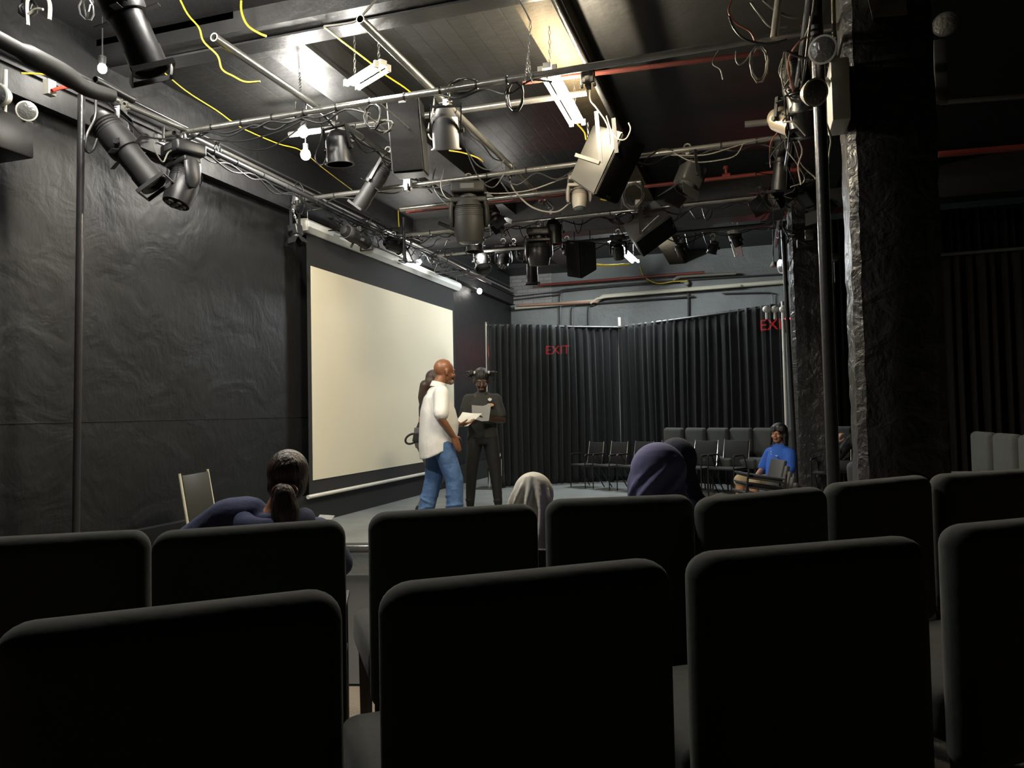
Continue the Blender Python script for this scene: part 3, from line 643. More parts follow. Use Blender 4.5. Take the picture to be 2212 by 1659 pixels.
p, r_ = at(1388, 500, y=8.55), at(1424, 466, y=8.5); q = MB(); q.M = frame((p+r_)/2, r_-p); q.box((0, 0, 0), (.04, .01, (r_-p).length)); part('cross_bar', q, M_PIPE, t, world=True, smooth=False)
t, M = speaker('black wedge stage monitor hanging in the far group', at(1258, 556, y=9.3), (.26, .46, .3), V((-.55, -.75, -.25)), V((.35, .1, 1)), M_BMET, taper=.25)
for px in (1241, 1275):
    q = MB(); p = at(px, 540, y=9.4); q.cyl(p, V((p.x, 9.4, 3.42)), .006, n=6); part('hanging_rod', q, M_BMET, t, world=True)

# ------------------------------------------------------------------ emergency lights
def lamp_head(t, p, aim, r=.065, m=None):
    h = MB(); h.M = frame(p, aim); h.lathe([(.02, -r*1.0), (r*.7, -r*.75), (r*.98, -r*.1), (r, r*.2), (r*1.05, r*.25), (r*.92, r*.3)], cap=True); hd = part('lamp_head', h, m or M_WHITE, t, world=True)
    g = MB(); g.M = frame(p, aim); g.lathe([(r*.9, r*.3), (r*.6, r*.42), (.005, r*.45)]); l = part('lens', g, M_GLASS, hd, world=True)
c = at(1803, 195, y=4.7)
t = thing('emergency_light', 'white emergency light box with two round heads on the nearest pillar', 'emergency light', c)
b = MB(); b.rbox(c + V((0.03, .12, 0)), (.1, .28, .36), .012, 2); part('battery_box', b, mat('grey_white_paint', (.75, .74, .71), .4), t, world=True)
lamp_head(t, at(1779, 108, y=4.5), V((-.35, -1, -.25)), .074); lamp_head(t, at(1758, 200, y=4.55), V((.5, -.9, -.35)), .074)
q = MB(); q.tube([at(1780, 118, y=4.62), at(1795, 132, y=4.7)], .014); q.tube([at(1766, 185, y=4.6), at(1785, 172, y=4.7), at(1800, 190, y=4.75)], .014); part('bracket', q, M_WHITE, t, world=True)
c = at(20, 288, x=-4.45)
t = thing('emergency_light', 'black box emergency light with a pale round head on the left wall edge', 'emergency light', c)
b = MB(); b.rbox(c + V((-.12, -.1, 0)), (.3, .5, .24), .01, 2); part('battery_box', b, M_BMET, t, world=True)
lamp_head(t, at(58, 240, x=-4.4), V((.7, -.6, -.25)), .06); lamp_head(t, at(-2, 205, x=-4.4), V((.2, -1, -.2)), .07)
q = MB(); q.tube([at(50, 246, x=-4.42), at(38, 258, x=-4.45)], .012); q.tube([at(12, 150, x=-4.4), at(10, 245, x=-4.45)], .012); part('bracket', q, M_WHITE, t, world=True)
t = thing('emergency_light', 'dim round emergency lamp head on a bracket in the dark right of the nearest pillar', 'emergency light', at(2040, 100, y=5.6))
lamp_head(t, at(2042, 54, y=5.6), V((-.3, -1, -.1)), .075, M_GMET); b = MB(); b.M = frame(at(2031, 155, y=5.65), (0, -1, 0)); b.rbox((0, 0, 0), (.08, .42, .06), .01, 2); part('battery_box', b, mat('dark_shell', (.06, .055, .05), .6), t, world=True)
t = thing('emergency_light', 'pale small emergency light high on the second pillar', 'emergency light', at(1750, 535, y=10.2))
b = MB(); b.rbox(at(1745, 525, y=10.2), (.26, .12, .1), .01, 2); part('battery_box', b, M_PIL, t, world=True); b = MB(); b.rbox(at(1748, 508, y=10.15), (.1, .1, .13), .01, 2); part('lamp_head', b, M_LGREY, t, world=True)
t = thing('emergency_light', 'dim disc-shaped lamp on a stem seen between the upright pipe and nearest pillar', 'emergency light', at(1801, 600, y=9.5))
lamp_head(t, at(1802, 556, y=9.5), V((.1, -1, 0)), .055, M_GMET); q = MB(); q.cyl(at(1802, 565, y=9.5), at(1804, 610, y=9.5), .006); part('stem', q, M_LGREY, t, world=True)
t = thing('emergency_light', 'pale lamp peeking out left of the black upright pipe by the second pillar', 'emergency light', at(1688, 580, y=10.6)); lamp_head(t, at(1690, 575, y=10.6), V((-1, -.5, -.2)), .09)
# pendant lamp shade and pale wedge at top
t = thing('pendant_lamp', 'small pendant lamp hanging on a thin rod at the right end of the far wall', 'pendant lamp', at(1672, 576, y=12))
b = MB(); b.cyl(at(1671, 574, y=12), at(1669, 470, y=12), .008, n=8); part('rod', b, M_GMET, t, world=True); b = MB(); b.M = frame(at(1672, 572, y=12), (0, 0, 1)); b.lathe([(.05, -.03), (.06, -.02), (.03, .04), (.01, .05)]); part('shade', b, M_LGREY, t, world=True)
b = MB(); f0 = [at(1871, -20, y=4.72), at(1884, 36, y=4.72), at(1905, -20, y=4.72)]; f1 = [p + V((.02, .1, 0)) for p in f0]; b._add(f0+f1, [(0, 1, 2), (5, 4, 3), (0, 3, 4, 1), (1, 4, 5, 2), (2, 5, 3, 0)])
f0 = [at(1884, 36, y=4.79), at(1960, 30, y=4.79), at(1955, -20, y=4.79), at(1900, -20, y=4.79)]; f1 = [p+V((0, .02, 0)) for p in f0]
b._add(f0+f1, [(0, 1, 2, 3), (7, 6, 5, 4), (0, 4, 5, 1), (1, 5, 6, 2), (2, 6, 7, 3), (3, 7, 4, 0)])
solo('hanging_sign', b, mat('dim_beige', (.25, .22, .17), .7), 'pale pointed panel fixed high on the nearest pillar at the top edge', 'panel', smooth=False)
# white bracket in the top left corner
b = MB(); k = [at(x, y, y=3.6) for x, y in ((60, 55), (58, 5), (70, -8), (100, -5), (108, 12), (107, 42))]; b.tube(spline(k, 4), .012, n=6)
b.tube(spline([at(x, y, y=3.6) for x, y in ((62, 30), (75, 20), (93, 20))], 3), .008, n=6); solo('lamp_yoke', b, M_WHITE, 'pale curved bracket high in the top left corner', 'bracket')
# wrapped bundle and arm at the left
b = MB(); b.tube(spline([at(x, y, x=-3.9) for x, y in ((-30, 70), (60, 118), (130, 155), (185, 190), (240, 205))], 5), [.045]*5+[.06]*8+[.05]*8, n=12); solo('cable_bundle', b, M_BLACK, 'thick black wrapped cable bundle in the top left corner', 'cable bundle')
b = MB(); b.pipe(at(205, 172, x=-3.88), at(287, 216, x=-3.88), .026, .005); solo('lighting_pipe', b, M_BMET, 'short black pipe end sticking out of the wrapped cable bundle', 'pipe')
b = MB(); b.M = frame(at(107, 190, x=-4.45), (1, 0, 0)); b.box((0, 0, 0), (.06, .1, .05)); t_ = solo('junction_box', b, M_WHITE, 'small white electrical box on the left wall ledge', 'junction box', smooth=False)
b = MB(); b.tube(spline([at(x, y, x=-4.4) for x, y in ((112, 196), (130, 190), (160, 186))], 4), .012); solo('red_cable', b, mat('red_plastic', (.7, .05, .02), .4), 'short red cable at the small white box on the left wall', 'cable')
for (p, q_), lab in ((((958, 483), (905, 462)), 'x'),): pass
b = MB(); b.cyl(at(948, 482, y=8.0), at(1010, 507, y=8.0), .022); solo('black_rod', b, M_BLACK, 'short black rod sticking out left of the large grey moving head light', 'rod')
b = MB(); b.cyl(at(1075, 483, y=8.3), at(1092, 509, y=8.3), .016); solo('black_rod', b, M_BMET, 'short dark rod right of the large grey moving head light', 'rod')
b = MB(); b.cyl(at(945, 592, x=-4.4), at(996, 584, x=-4.2), .018); solo('black_rod', b, M_BLACK, 'short black rod above the far end of the projection screen casing', 'rod')
b = MB(); b.pipe(at(1609, 269, y=6.4), at(1690, 261, y=6.4), .026, .005); solo('lighting_pipe', b, M_PIPE, 'short pipe stub left of the beige can light', 'pipe')
b = MB(); b.cyl(at(872, 470, x=-3.9), at(874, 563, x=-3.9), .02); solo('upright_rod', b, M_BLACK, 'upright black rod rising over the projection screen casing', 'rod')
b = MB(); b.cyl(at(1683, -10, y=4.6), at(1672, 82, y=4.6), .022); solo('vertical_conduit', b, M_WPIPE, 'pale pipe piece among the wires above the light column', 'pipe')
b = MB(); b.cyl(at(1800, -10, y=4.7), at(1802, 82, y=4.7), .012); solo('vertical_conduit', b, M_WPIPE, 'thin pale pipe above the emergency light box', 'pipe')
# ------------------------------------------------------------------ cables
def cable(pts, r, m, label, group=None, k=5): return solo('cable', MB().tube(spline(pts, k), r, n=6), m, label, 'cable', group)
def pxcable(px, r, m, label, y=None, z=None, x=None, group=None): return cable([at(a, b, x=x, y=y, z=z) for a, b in px], r, m, label, group)
pxcable([(385, -10), (405, 30), (430, 60), (440, 90), (470, 120), (480, 150), (505, 165), (530, 177), (562, 176)], .006, M_YEL, 'yellow cable dangling in a wavy line at the upper left', y=4.3)
pxcable([(522, -10), (522, 25), (535, 55), (560, 72), (575, 78)], .008, M_YEL, 'yellow cable hooked over the near crossbeam at the top', y=4.5)
pxcable([(338, 142), (400, 195), (470, 240), (520, 275), (600, 310), (650, 325), (700, 365), (760, 410)], .005, M_YEL, 'long straight yellow cable along the lowered ceiling to the bare bulbs', z=3.93)
pxcable([(700, 58), (740, 90), (795, 132), (830, 160), (875, 190), (905, 215)], .006, M_YEL, 'yellow cable crossing the ceiling to the short glaring light', z=3.93)
pxcable([(1247, 268), (1262, 285), (1266, 302)], .008, M_YEL, 'short yellow cable at the end of the warm fluorescent light', y=6.6)
pxcable([(1297, 430), (1310, 432), (1330, 422), (1343, 408)], .007, M_YEL, 'curled yellow cable below the near grey speaker box', y=7.8)
pxcable([(970, 325), (1000, 330), (1030, 340), (1045, 350)], .007, M_YEL, 'yellow cable behind the metal can light', y=7.0)
pxcable([(840, 428), (857, 436), (862, 490)], .008, M_YEL, 'yellow cable dropping beside the red pipe end', y=9.8)
pxcable([(1278, 570), (1300, 573), (1324, 573), (1360, 571)], .018, M_YEL, 'thick bright yellow cable by the far bright fluorescent', y=11.2)
pxcable([(1382, 575), (1392, 598), (1420, 612), (1455, 608), (1485, 607)], .01, M_YEL, 'thin yellow cable sagging on the far wall', y=14.9)
pxcable([(45, 158), (90, 160), (130, 165)], .006, M_YEL, 'short yellow cable beside the wrapped bundle', x=-4.3)
pxcable([(1752, 118), (1748, 150), (1742, 180)], .006, M_YEL, 'short yellow wire behind the emergency lamp heads', y=5.6)
W = M_BCAB
# swags between fittings
sw = [([(205, 190), (206, 250), (188, 290), (186, 325), (200, 325), (210, 300)], .009, W, 'thick black cable looping beside the left ellipsoidal spotlight', dict(x=-4.2)),
      ([(215, 195), (240, 230), (280, 265), (310, 292), (350, 300), (380, 296)], .007, W, 'black cable drooping from the bundle to the nearest cross pipe', dict(x=-4.2)),
      ([(330, 308), (337, 330), (352, 350), (363, 330), (378, 322)], .006, M_WCAB, 'pale loop of cable left of the leftmost moving head', dict(x=-4.2)),
      ([(400, 290), (450, 300), (520, 305), (600, 285), (650, 262)], .006, W, 'black cable sagging under the left part of the nearest cross pipe', dict(y=5.05)),
      ([(485, 300), (530, 322), (580, 320), (630, 290), (660, 262)], .005, W, 'thin black cable in a deep sag below the nearest cross pipe', dict(y=5.05)),
      ([(690, 255), (695, 290), (680, 340), (695, 357), (705, 340), (705, 320)], .006, W, 'black cable looping down left of the round black can light', dict(y=5.5)),
      ([(940, 205), (935, 240), (925, 285), (935, 302), (945, 285), (942, 250)], .007, M_WCAB, 'pale cable loop left of the metal can light', dict(y=5.4)),
      ([(990, 262), (1003, 310), (1025, 350), (1050, 366), (1075, 360), (1090, 345)], .006, W, 'black cable sagging right of the metal can light', dict(y=6.4)),
      ([(992, 262), (1010, 330), (1035, 385), (1065, 405), (1090, 375)], .006, W, 'second black cable sagging right of the metal can light', dict(y=6.6)),
      ([(1010, 412), (1070, 418), (1140, 412), (1200, 392), (1250, 375)], .007, M_WCAB, 'grey cable swinging from the large moving head to the beige-grey one', dict(y=7.1)),
      ([(1097, 375), (1110, 410), (1150, 448), (1200, 458), (1232, 438)], .008, M_WCAB, 'pale cable in a deep sag below the second cross pipe', dict(y=7.2)),
      ([(940, 360), (935, 400), (955, 432), (975, 445), (980, 440)], .007, W, 'black cable hanging off the second cross pipe left of the large moving head', dict(y=7.1)),
      ([(960, 365), (952, 400), (962, 425), (978, 432)], .006, M_WCAB, 'pale cable hanging beside it off the second cross pipe', dict(y=7.0)),
      ([(1275, 185), (1275, 215), (1290, 235), (1312, 270), (1318, 310)], .007, M_WCAB, 'pale cable running down to the near grey speaker box', dict(y=6.2)),
      ([(1310, 250), (1320, 280), (1335, 300), (1352, 300), (1362, 280), (1358, 265)], .006, M_WCAB, 'looped pale cable above the near grey speaker box', dict(y=6.2)),
      ([(1385, 360), (1400, 340), (1430, 322), (1455, 325)], .007, W, 'black cable curving from the near grey speaker box to the cream pipe', dict(y=6.9)),
      ([(1455, 330), (1500, 350), (1560, 345), (1590, 335), (1605, 312)], .006, M_WCAB, 'pale cable sagging under the cream end of the second cross pipe', dict(y=6.95)),
      ([(1450, 335), (1520, 335), (1570, 322), (1625, 305), (1660, 298)], .006, M_WCAB, 'pale cable running close under the cream pipe end', dict(y=6.95)),
      ([(1552, 110), (1545, 120), (1540, 138), (1556, 150), (1562, 172)], .005, M_WCAB, 'thin wire tail hanging from the dark red pipe end', dict(y=5.2)),
      ([(1590, 110), (1590, 130), (1598, 140), (1612, 130), (1625, 110)], .005, M_WCAB, 'small coil of wire under the nearest cross pipe, left of the light column', dict(y=5.0)),
      ([(1575, 35), (1585, 60), (1610, 85), (1660, 95), (1700, 85)], .007, W, 'black cable curving at the top of the wire tangle', dict(y=4.7)),
      ([(1622, 5), (1640, 30), (1665, 58), (1700, 58)], .007, M_WCAB, 'pale cable curving at the top of the wire tangle', dict(y=4.7)),
      ([(1648, 0), (1680, 25), (1720, 38), (1770, 15)], .007, M_WCAB, 'pale cable across the top of the wire tangle', dict(y=4.6)),
      ([(1580, 0), (1574, 25), (1590, 50), (1620, 68), (1632, 90)], .006, mat('brown_cable', (.25, .07, .04), .5), 'brownish wires curving at the left of the wire tangle', dict(y=4.7)),
      ([(1700, 110), (1725, 122), (1755, 128)], .008, W, 'black cable running to the round emergency lamp head', dict(y=4.6)),
      ([(1785, 265), (1795, 300), (1792, 330), (1790, 355)], .006, M_WCAB, 'thin wire hanging below the emergency light box', dict(y=4.7)),
      ([(1120, 0), (1135, 25), (1145, 45)], .005, M_WCAB, 'thin wire at the top beside the warm beam', dict(y=4.6)),
      ([(812, 0), (790, 25), (770, 45), (740, 52), (700, 57)], .008, M_WCAB, 'grey cable strung under the near crossbeam to the open pipe end', dict(y=4.5)),
      ([(1012, 520), (1005, 545), (1030, 560)], .006, W, 'thin black cable above the small bright bulb', dict(y=9.4))]
for px, r, m, lab, kw in sw: pxcable(px, r, m, lab, **kw)
# cables lying along the pipes, held by ties
def along(key, t0, t1, n, sag, r, lab, seed):
    rnd = random.Random(seed); p0, p1 = PIPES[key]; pts = []
    for i in range(n+1):
        t = t0 + (t1-t0)*i/n; p = p0.lerp(p1, t); off = .034 if i % 2 == 0 else .034 + sag*(.4+rnd.random())
        pts.append(p + V((rnd.uniform(-.012, .012), rnd.uniform(-.02, .02), -off)))
    cable(pts, r, W, lab, k=4)
names = {'A': 'the nearest cross pipe', 'B': 'the second cross pipe', 'C': 'the pipe above the large moving head', 'D': 'the pipe behind the large moving head', 'E': 'the dark far cross pipe', 'Y1': 'the left wall pipe', 'Y2': 'the left open-ended pipe', 'Y3': 'the middle open-ended pipe', 'Y5': 'the pipe of the light column'}
sd = 1
for key, lst in {'A': ((0, .3, 12, .03, 1), (.02, .35, 9, .05, 2), (.45, .6, 5, .06, 1)), 'B': ((.0, .35, 8, .03, 1), (.36, .6, 6, .08, 2), (.7, 1, 8, .05, 1)), 'C': ((.1, .9, 7, .04, 1),),
                 'D': ((0, .5, 12, .06, 1), (.05, .4, 9, .1, 2), (.5, 1, 12, .05, 1), (.6, 1., 7, .12, 2)), 'E': ((0, 1, 18, .05, 1), (.2, 1, 11, .1, 2)),
                 'Y1': ((.02, .5, 14, .05, 1), (.05, .9, 20, .08, 2), (.3, .8, 12, .12, 3), (.35, .75, 16, .08, 4)), 'Y2': ((.3, .9, 12, .04, 1), (.4, .8, 7, .08, 2)), 'Y3': ((.25, .6, 6, .04, 1),), 'Y5': ((.1, .9, 16, .08, 1), (.15, .85, 12, .14, 2))}.items():
    for a in lst:
        sd += 1
        lab = ['tight black cable strapped along ', 'loose black cable draped along ', 'deeply sagging black cable along ', 'knotted black cable along '][a[4]-1] + names[key]
        if key == 'A' and a[0] == .45: lab = 'short black cable on the middle stretch of the nearest cross pipe'
        if key == 'B' and a[0] == .7: lab = 'black cable strapped to the cream end of the second cross pipe'
        if key == 'B' and a[0] == .36: lab = 'loose black cable draped on the middle of the second cross pipe'
        if key == 'D' and a[0] >= .5: lab = lab.replace('along', 'along the right half of')
        along(key, a[0], a[1], a[2], a[3], .0075, lab, sd)
# ties
for key, ts in {'A': [.05*i for i in range(1, 9)] + [.45, .5, .54], 'Y1': [.06, .1, .15, .2, .27, .34], 'B': [.03, .08, .42, .5, .86, .92], 'D': [.12, .2, .3, .62, .8], 'Y2': [.45, .55, .62, .7], 'Y3': [.3, .33]}.items():
    p0, p1 = PIPES[key]; d = (p1-p0).normalized()
    for t in ts:
        p = p0.lerp(p1, t); b = MB(); b.cyl(p-d*.006, p+d*.006, .03, n=14); solo('cable_tie', b, W, 'black tie wrapped round ' + names[key], 'cable tie', 'black ties round ' + names[key])
# coils
def coil(px, py, y, rx, rz, n, label, m=W, r=.006):
    rnd = random.Random(px); c = at(px, py, y=y); pts = []
    for i in range(n*10+1):
        u = 2*PI*i/10; k = 1 + .12*math.sin(i*.37+px); pts.append(c + V((rx*k*math.cos(u), .02*math.sin(i*.9), rz*k*math.sin(u)*(1 if math.sin(u) > 0 else 1.25))))
    solo('cable_coil', MB().tube(pts, r, n=6), m, label, 'cable coil')
coil(805, 250, 5.05, .06, .085, 3, 'coil of black cable left of the hanging black loudspeaker')
coil(830, 272, 5.1, .07, .04, 3, 'small pale coil below the coil at the black loudspeaker', M_WCAB)
coil(1112, 205, 5.05, .06, .09, 3, 'coil of cable on the nearest cross pipe under the hanging chain')
coil(1000, 185, 5.1, .11, .05, 3, 'bunched black cable coil on the nearest cross pipe right of the loudspeaker')
coil(1368, 420, 7.4, .1, .11, 4, 'hanging coil of grey cable below the near grey speaker box', M_WCAB)
coil(1350, 470, 8.8, .1, .06, 3, 'coil of dark cable left of the far grey speaker box')
coil(645, 425, 6.9, .06, .14, 2, 'cable loops at the top corner of the screen casing')
coil(470, 322, 5.5, .02, .06, 3, 'small coil tied under the left wall pipe')
coil(875, 425+95, 9.2, .1, .1, 4, 'black cable coil above the projection screen casing, by the upright rod')
coil(1125, 545, 9.8, .07, .09, 3, 'black coil in the far group of lights')
coil(1640, 135, 5.0, .05, .1, 3, 'coil of wire hanging in the light column tangle', M_WCAB)
coil(968, 545, 9.6, .06, .05, 2, 'thin wire coil on the short far pipe')
coil(1655, 420, 9.0, .1, .07, 4, 'dark cable coil at the right end of the far cross pipe')
coil(60, 15, 3.7, .06, .05, 3, 'cable loops at the top left corner by the pale bracket')
coil(188, 15, 3.7, .04, .06, 2, 'single cable loop hanging left of the large dark spotlight')
# tangle over the projection screen casing and in the column of lights: single strands
rnd = random.Random(11)
for i in range(26):
    u = rnd.uniform(690, 960); yy = 7.5 + (u-690)/270*3.8
    c = V((-4.33 + rnd.uniform(-.15, .15), yy, 3.38 + rnd.uniform(-.08, .1))); pts = [c]
    for k in range(5): pts.append(pts[-1] + V((rnd.uniform(-.15, .15), rnd.uniform(-.28, .3), rnd.uniform(-.09, .09))))
    cable([V((max(-4.6, p.x), p.y, max(3.2, min(3.6, p.z)))) for p in pts], rnd.uniform(.005, .009), W, 'black cable in the tangle above the projection screen casing', 'cable tangle above the screen casing', k=4)
for i in range(30):
    yy = rnd.uniform(4.6, 9.5); c = V((.33 + rnd.uniform(-.12, .1), yy, 3.33 + rnd.uniform(-.05, .18))); pts = [c]
    for k in range(4): pts.append(pts[-1] + V((rnd.uniform(-.12, .12), rnd.uniform(-.2, .2), rnd.uniform(-.16, .06))))
    cable(pts, rnd.uniform(.004, .007), (W, W, M_WCAB, W, mat('brown_cable', (.25, .07, .04), .5))[i % 5], ('black', 'black', 'pale', 'black', 'brown')[i % 5] + ' wire in the tangle round the light column', 'wires round the light column, ' + ('black', 'black', 'pale', 'black', 'brown')[i % 5], k=4)
for i in range(16):   # the bunch of pale wire tails above the cylindrical spotlight
    a = at(1700 + rnd.uniform(-6, 6), 112, y=5.2); m_ = at(1697 + rnd.uniform(-16, 16), 155, y=5.2 + rnd.uniform(-.1, .1)); e = at(1698 + rnd.uniform(-8, 8), 190 + rnd.uniform(-8, 5), y=5.2)
    cable([a, m_, e], .0045, M_WCAB, 'pale wire tail bunched above the cylindrical spotlight', 'bunch of pale wire tails', k=4)
for i in range(22):   # wires hanging in the far group
    px = rnd.uniform(880, 1560); yy = 9.0 if i % 2 else 10.0; p = at(px, 480, y=yy); p.z = 3.46; L = rnd.uniform(.05, .22); dx = rnd.uniform(.1, .35)
    cable([p, p+V((dx*.3, .02, -L)), p+V((dx*.7, 0, -L*.9)), p+V((dx, 0, 0))], .006, W, 'black cable loop hanging in the far group of lights', 'black loops in the far group', k=4)
# chains
def chain(p0, p1, label, r=.012, m=M_PIPE):
    p0, p1 = V(p0), V(p1); d = (p1-p0); L = d.length; n = max(2, int(L/(r*2.6))); d.normalize(); a = d.orthogonal().normalized(); c = d.cross(a); b = MB()
    for i in range(n):
        p = p0 + d*(i+.5)*L/n; s = a if i % 2 else c
        b.tube([p + s*r*.7*math.cos(u) + d*r*1.6*math.sin(u) for u in [2*PI*k/10 for k in range(11)]], r*.22, n=5, caps=False)
    solo('hanging_chain', b, m, label, 'chain')
chain(at(1146, 45, y=5.1), at(1140, 160, y=5.08), 'chain holding the nearest cross pipe left of the warm beam')
for px, lab in ((1134, 'left'), (1150, 'right')): chain(at(1141, 115, y=5.08), at(px, 178, y=5.05), lab + ' short chain leg at the pipe left of the warm beam', .009)
chain(at(647, 155, y=5.4), at(649, 205, y=5.1), 'chain holding the left open-ended pipe')
chain(at(1270, 265, y=6.5), at(1271, 305, y=6.5), 'chain at the left of the near grey speaker box')
chain(at(1344, 405, y=7.8), at(1342, 450, y=7.8), 'chain hanging below the near grey speaker box')
chain(at(630, 445, x=-4.45), at(640, 478, x=-4.4), 'chain holding the left end of the screen casing')
chain(at(1080, 390, y=7.1), at(1108, 430, y=7.6), 'slanting chain right of the large grey moving head light')

# ------------------------------------------------------------------ projection screen
t = thing('projection_screen', 'large pull-down projection screen with a pale casing on the left wall', 'projection screen', (-4.55, 9.3, 3.15))
X = -4.63
b = MB(); oc = [(-.07, -.06), (.03, -.06), (.08, -.01), (.08, .05), (.04, .085), (-.07, .085)]
vs = []
for yy in (7.23, 11.78): vs += [(X+p[0], yy, 3.239+p[1]) for p in oc]
b._add(vs, [tuple(range(5, -1, -1)), tuple(range(6, 12))] + [(i, (i+1) % 6, 6+(i+1) % 6, 6+i) for i in range(6)]); ca = part('casing', b, M_CASE, t, world=True, smooth=False)
b = MB(); b.box((X+.005, 7.22, 3.25), (.14, .02, .13)); part('end_cap', b, M_WHITE, ca, world=True, smooth=False)
b = MB(); b.box((X, 9.455, 1.754), (.004, 4.3, 2.89)); part('border_cloth', b, M_SCRB, t, world=True, smooth=False)
b = MB(); n = 24
for i in range(n):
    pass
b.box((X+.006, 9.455, 1.651), (.006, 4.16, 2.356)); part('white_cloth', b, M_SCR, t, world=True, smooth=False)
b = MB(); b.cyl((X+.02, 7.25, .304), (X+.02, 11.63, .304), .022, n=12); part('bottom_bar', b, M_WHITE, t, world=True)
b = MB()
for k in range(4): b.box((X+.0815, 7.76+.034*k, 3.245), (.002, .026, .03 - .004*(k % 2)))
part('casing_mark', b, mat('mark_grey', (.3, .3, .27), .6), ca, world=True, smooth=False, label='small faded grey mark on the casing')
for yy in (7.3, 11.7):
    q = MB(); q.tube([(X+.02, yy, 3.31), (X+.02, yy, 3.42), (-4.36, yy, 3.44)], .006); part('hanger', q, M_PIPE, ca, world=True)

# ------------------------------------------------------------------ pipe and drape curtains
c1, c2, c3 = V((-3.92, 11.3, 0)), V((-2.1, 12.55, 0)), V((.42, 11.75, 0))
def curtain(p0, p1, h0, h1, label, seed, m=M_DRAPE, name='curtain', amp=.038):
    rnd = random.Random(seed); d = (p1-p0); L = d.length; d = d.normalized(); nn = V((-d.y, d.x, 0)); pts = []; s = 0; xs = []
    while s < L: xs.append(s); s += rnd.uniform(.05, .1)
    xs.append(L); nu = int(L/.012); rows = 30; vs = []; fs = []
    ph = [rnd.uniform(0, 6.28) for _ in range(6)]
    def w_(s_, z):
        k = min(z/h0, 1); base = math.sin(s_*2*PI/.115 + 1.6*math.sin(s_*2.3+ph[0]) + ph[1]) + .45*math.sin(s_*2*PI/.067 + ph[2] + 1.2*math.sin(s_*1.7))
        base += .4*math.sin(s_*2*PI/.31+ph[3] + z*.5)
        return amp*base*(.55+.45*(1-k) if k < .96 else .35) + .02*math.sin(s_*3+z*1.5+ph[4])
    for j in range(rows+1):
        f = j/rows
        for i in range(nu+1):
            s_ = L*i/nu; H = h0 + (h1-h0)*s_/L; z = .02 + f*(H+.03)
            vs.append(p0 + d*s_ + nn*w_(s_, z) + V((0, 0, z)))
    for j in range(rows):
        for i in range(nu): a = j*(nu+1)+i; fs.append((a, a+1, a+nu+2, a+nu+1))
    b = MB(); b._add(vs, fs); c = (p0+p1)/2
    me = b.mesh(name, Matrix.Translation(-c)); me.polygons.foreach_set('use_smooth', [True]*len(me.polygons))
    o = link(name, me, m, None, c); so = o.modifiers.new('s', 'SOLIDIFY'); so.thickness = .003
    return tag(o, label, 'curtain')
Hc = 2.5
mid = c1.lerp(c2, .52); curtain(c1+V((.04, 0, 0)), c2, Hc, Hc, 'pleated black curtain, left run, behind the standing teenager', 3)
m2 = c2.lerp(c3, .5); curtain(c2, c3, Hc, 2.62, 'pleated black curtain, right run, behind the rows of black chairs', 5)
for p, lab, m in ((c1, 'white upright pole at the left end of the curtain', M_CHROME), (c2, 'curtain pole at the corner where the two curtains meet', M_WHITE), (c3, 'pale curtain pole at the right end of the curtain', M_WHITE)):
    q = p + (V((-.03, -.03, 0)) if p is c1 else V((0, .08, 0)) if p is c2 else V((0, -.1, 0)))
    t = thing('curtain_pole', lab, 'curtain pole', q)
    b = MB(); b.cyl((0, 0, 0), (0, 0, 2.7 if p is c2 else 2.58 if p is c1 else 2.68), .024); part('pole', b, m, t); b = MB(); b.box((0, 0, .006), (.4, .4, .012)); part('base_plate', b, M_GMET, t, smooth=False)
for a, b_, lab in ((c1, c2, 'curtain rail over the left curtain'), (c2, c3, 'curtain rail over the right curtain')):
    b = MB(); b.cyl(a+V((0, 0, 2.525)), b_+V((0, 0, 2.525 if a is c1 else 2.645)), .018); solo('curtain_rail', b, M_GMET, lab, 'curtain rail')
# exit signs glowing through the cloth
def exitsign(c, face, label):
    t = thing('exit_sign', label, 'exit sign', c, math.atan2(face.y, face.x)+PI/2)
    b = MB(); b.rbox((0, 0, 0), (.5, .06, .27), .01, 2); part('case', b, M_BLACK, t)
    q = bpy.data.curves.new('x', 'FONT'); q.body = 'EXIT'; q.size = .24; q.align_x = 'CENTER'; q.align_y = 'CENTER'; q.extrude = .002
    o = bpy.data.objects.new('x', q); COL.objects.link(o); dg = bpy.context.evaluated_depsgraph_get(); me = bpy.data.meshes.new_from_object(o.evaluated_get(dg)); bpy.data.objects.remove(o)
    me.transform(Matrix.Translation((0, -.034, 0)) @ Matrix.Rotation(PI/2, 4, 'X')); link('letters', me, emis('exit_red', (1, .04, .05), 18), t)
exitsign(at(1205, 757, y=14.6), V((.1, -1, 0)), 'red exit sign glowing faintly through the left curtain')
exitsign(at(1676, 702, y=12.6), V((-.3, -1, 0)), 'red exit sign glowing faintly through the right end of the curtain')
curtain(V((1.5, 9.6, 0)), V((5.3, 9.4, 0)), 2.75, 2.75, 'heavy dark drape hanging in the dark area right of the nearest pillar', 9, M_DRAPE2, 'drape', .06)
curtain(V((.95, 12.1, 0)), V((5.3, 12.1, 0)), 3.85, 3.85, 'tall black drape closing off the back between the pillars', 12, M_DRAPE2, 'drape', .05)
b = MB(); b.cyl((1.4, 9.55, 2.82), (5.35, 9.35, 2.82), .02); solo('curtain_rail', b, M_GMET, 'dark rail over the heavy drape at the right', 'curtain rail')
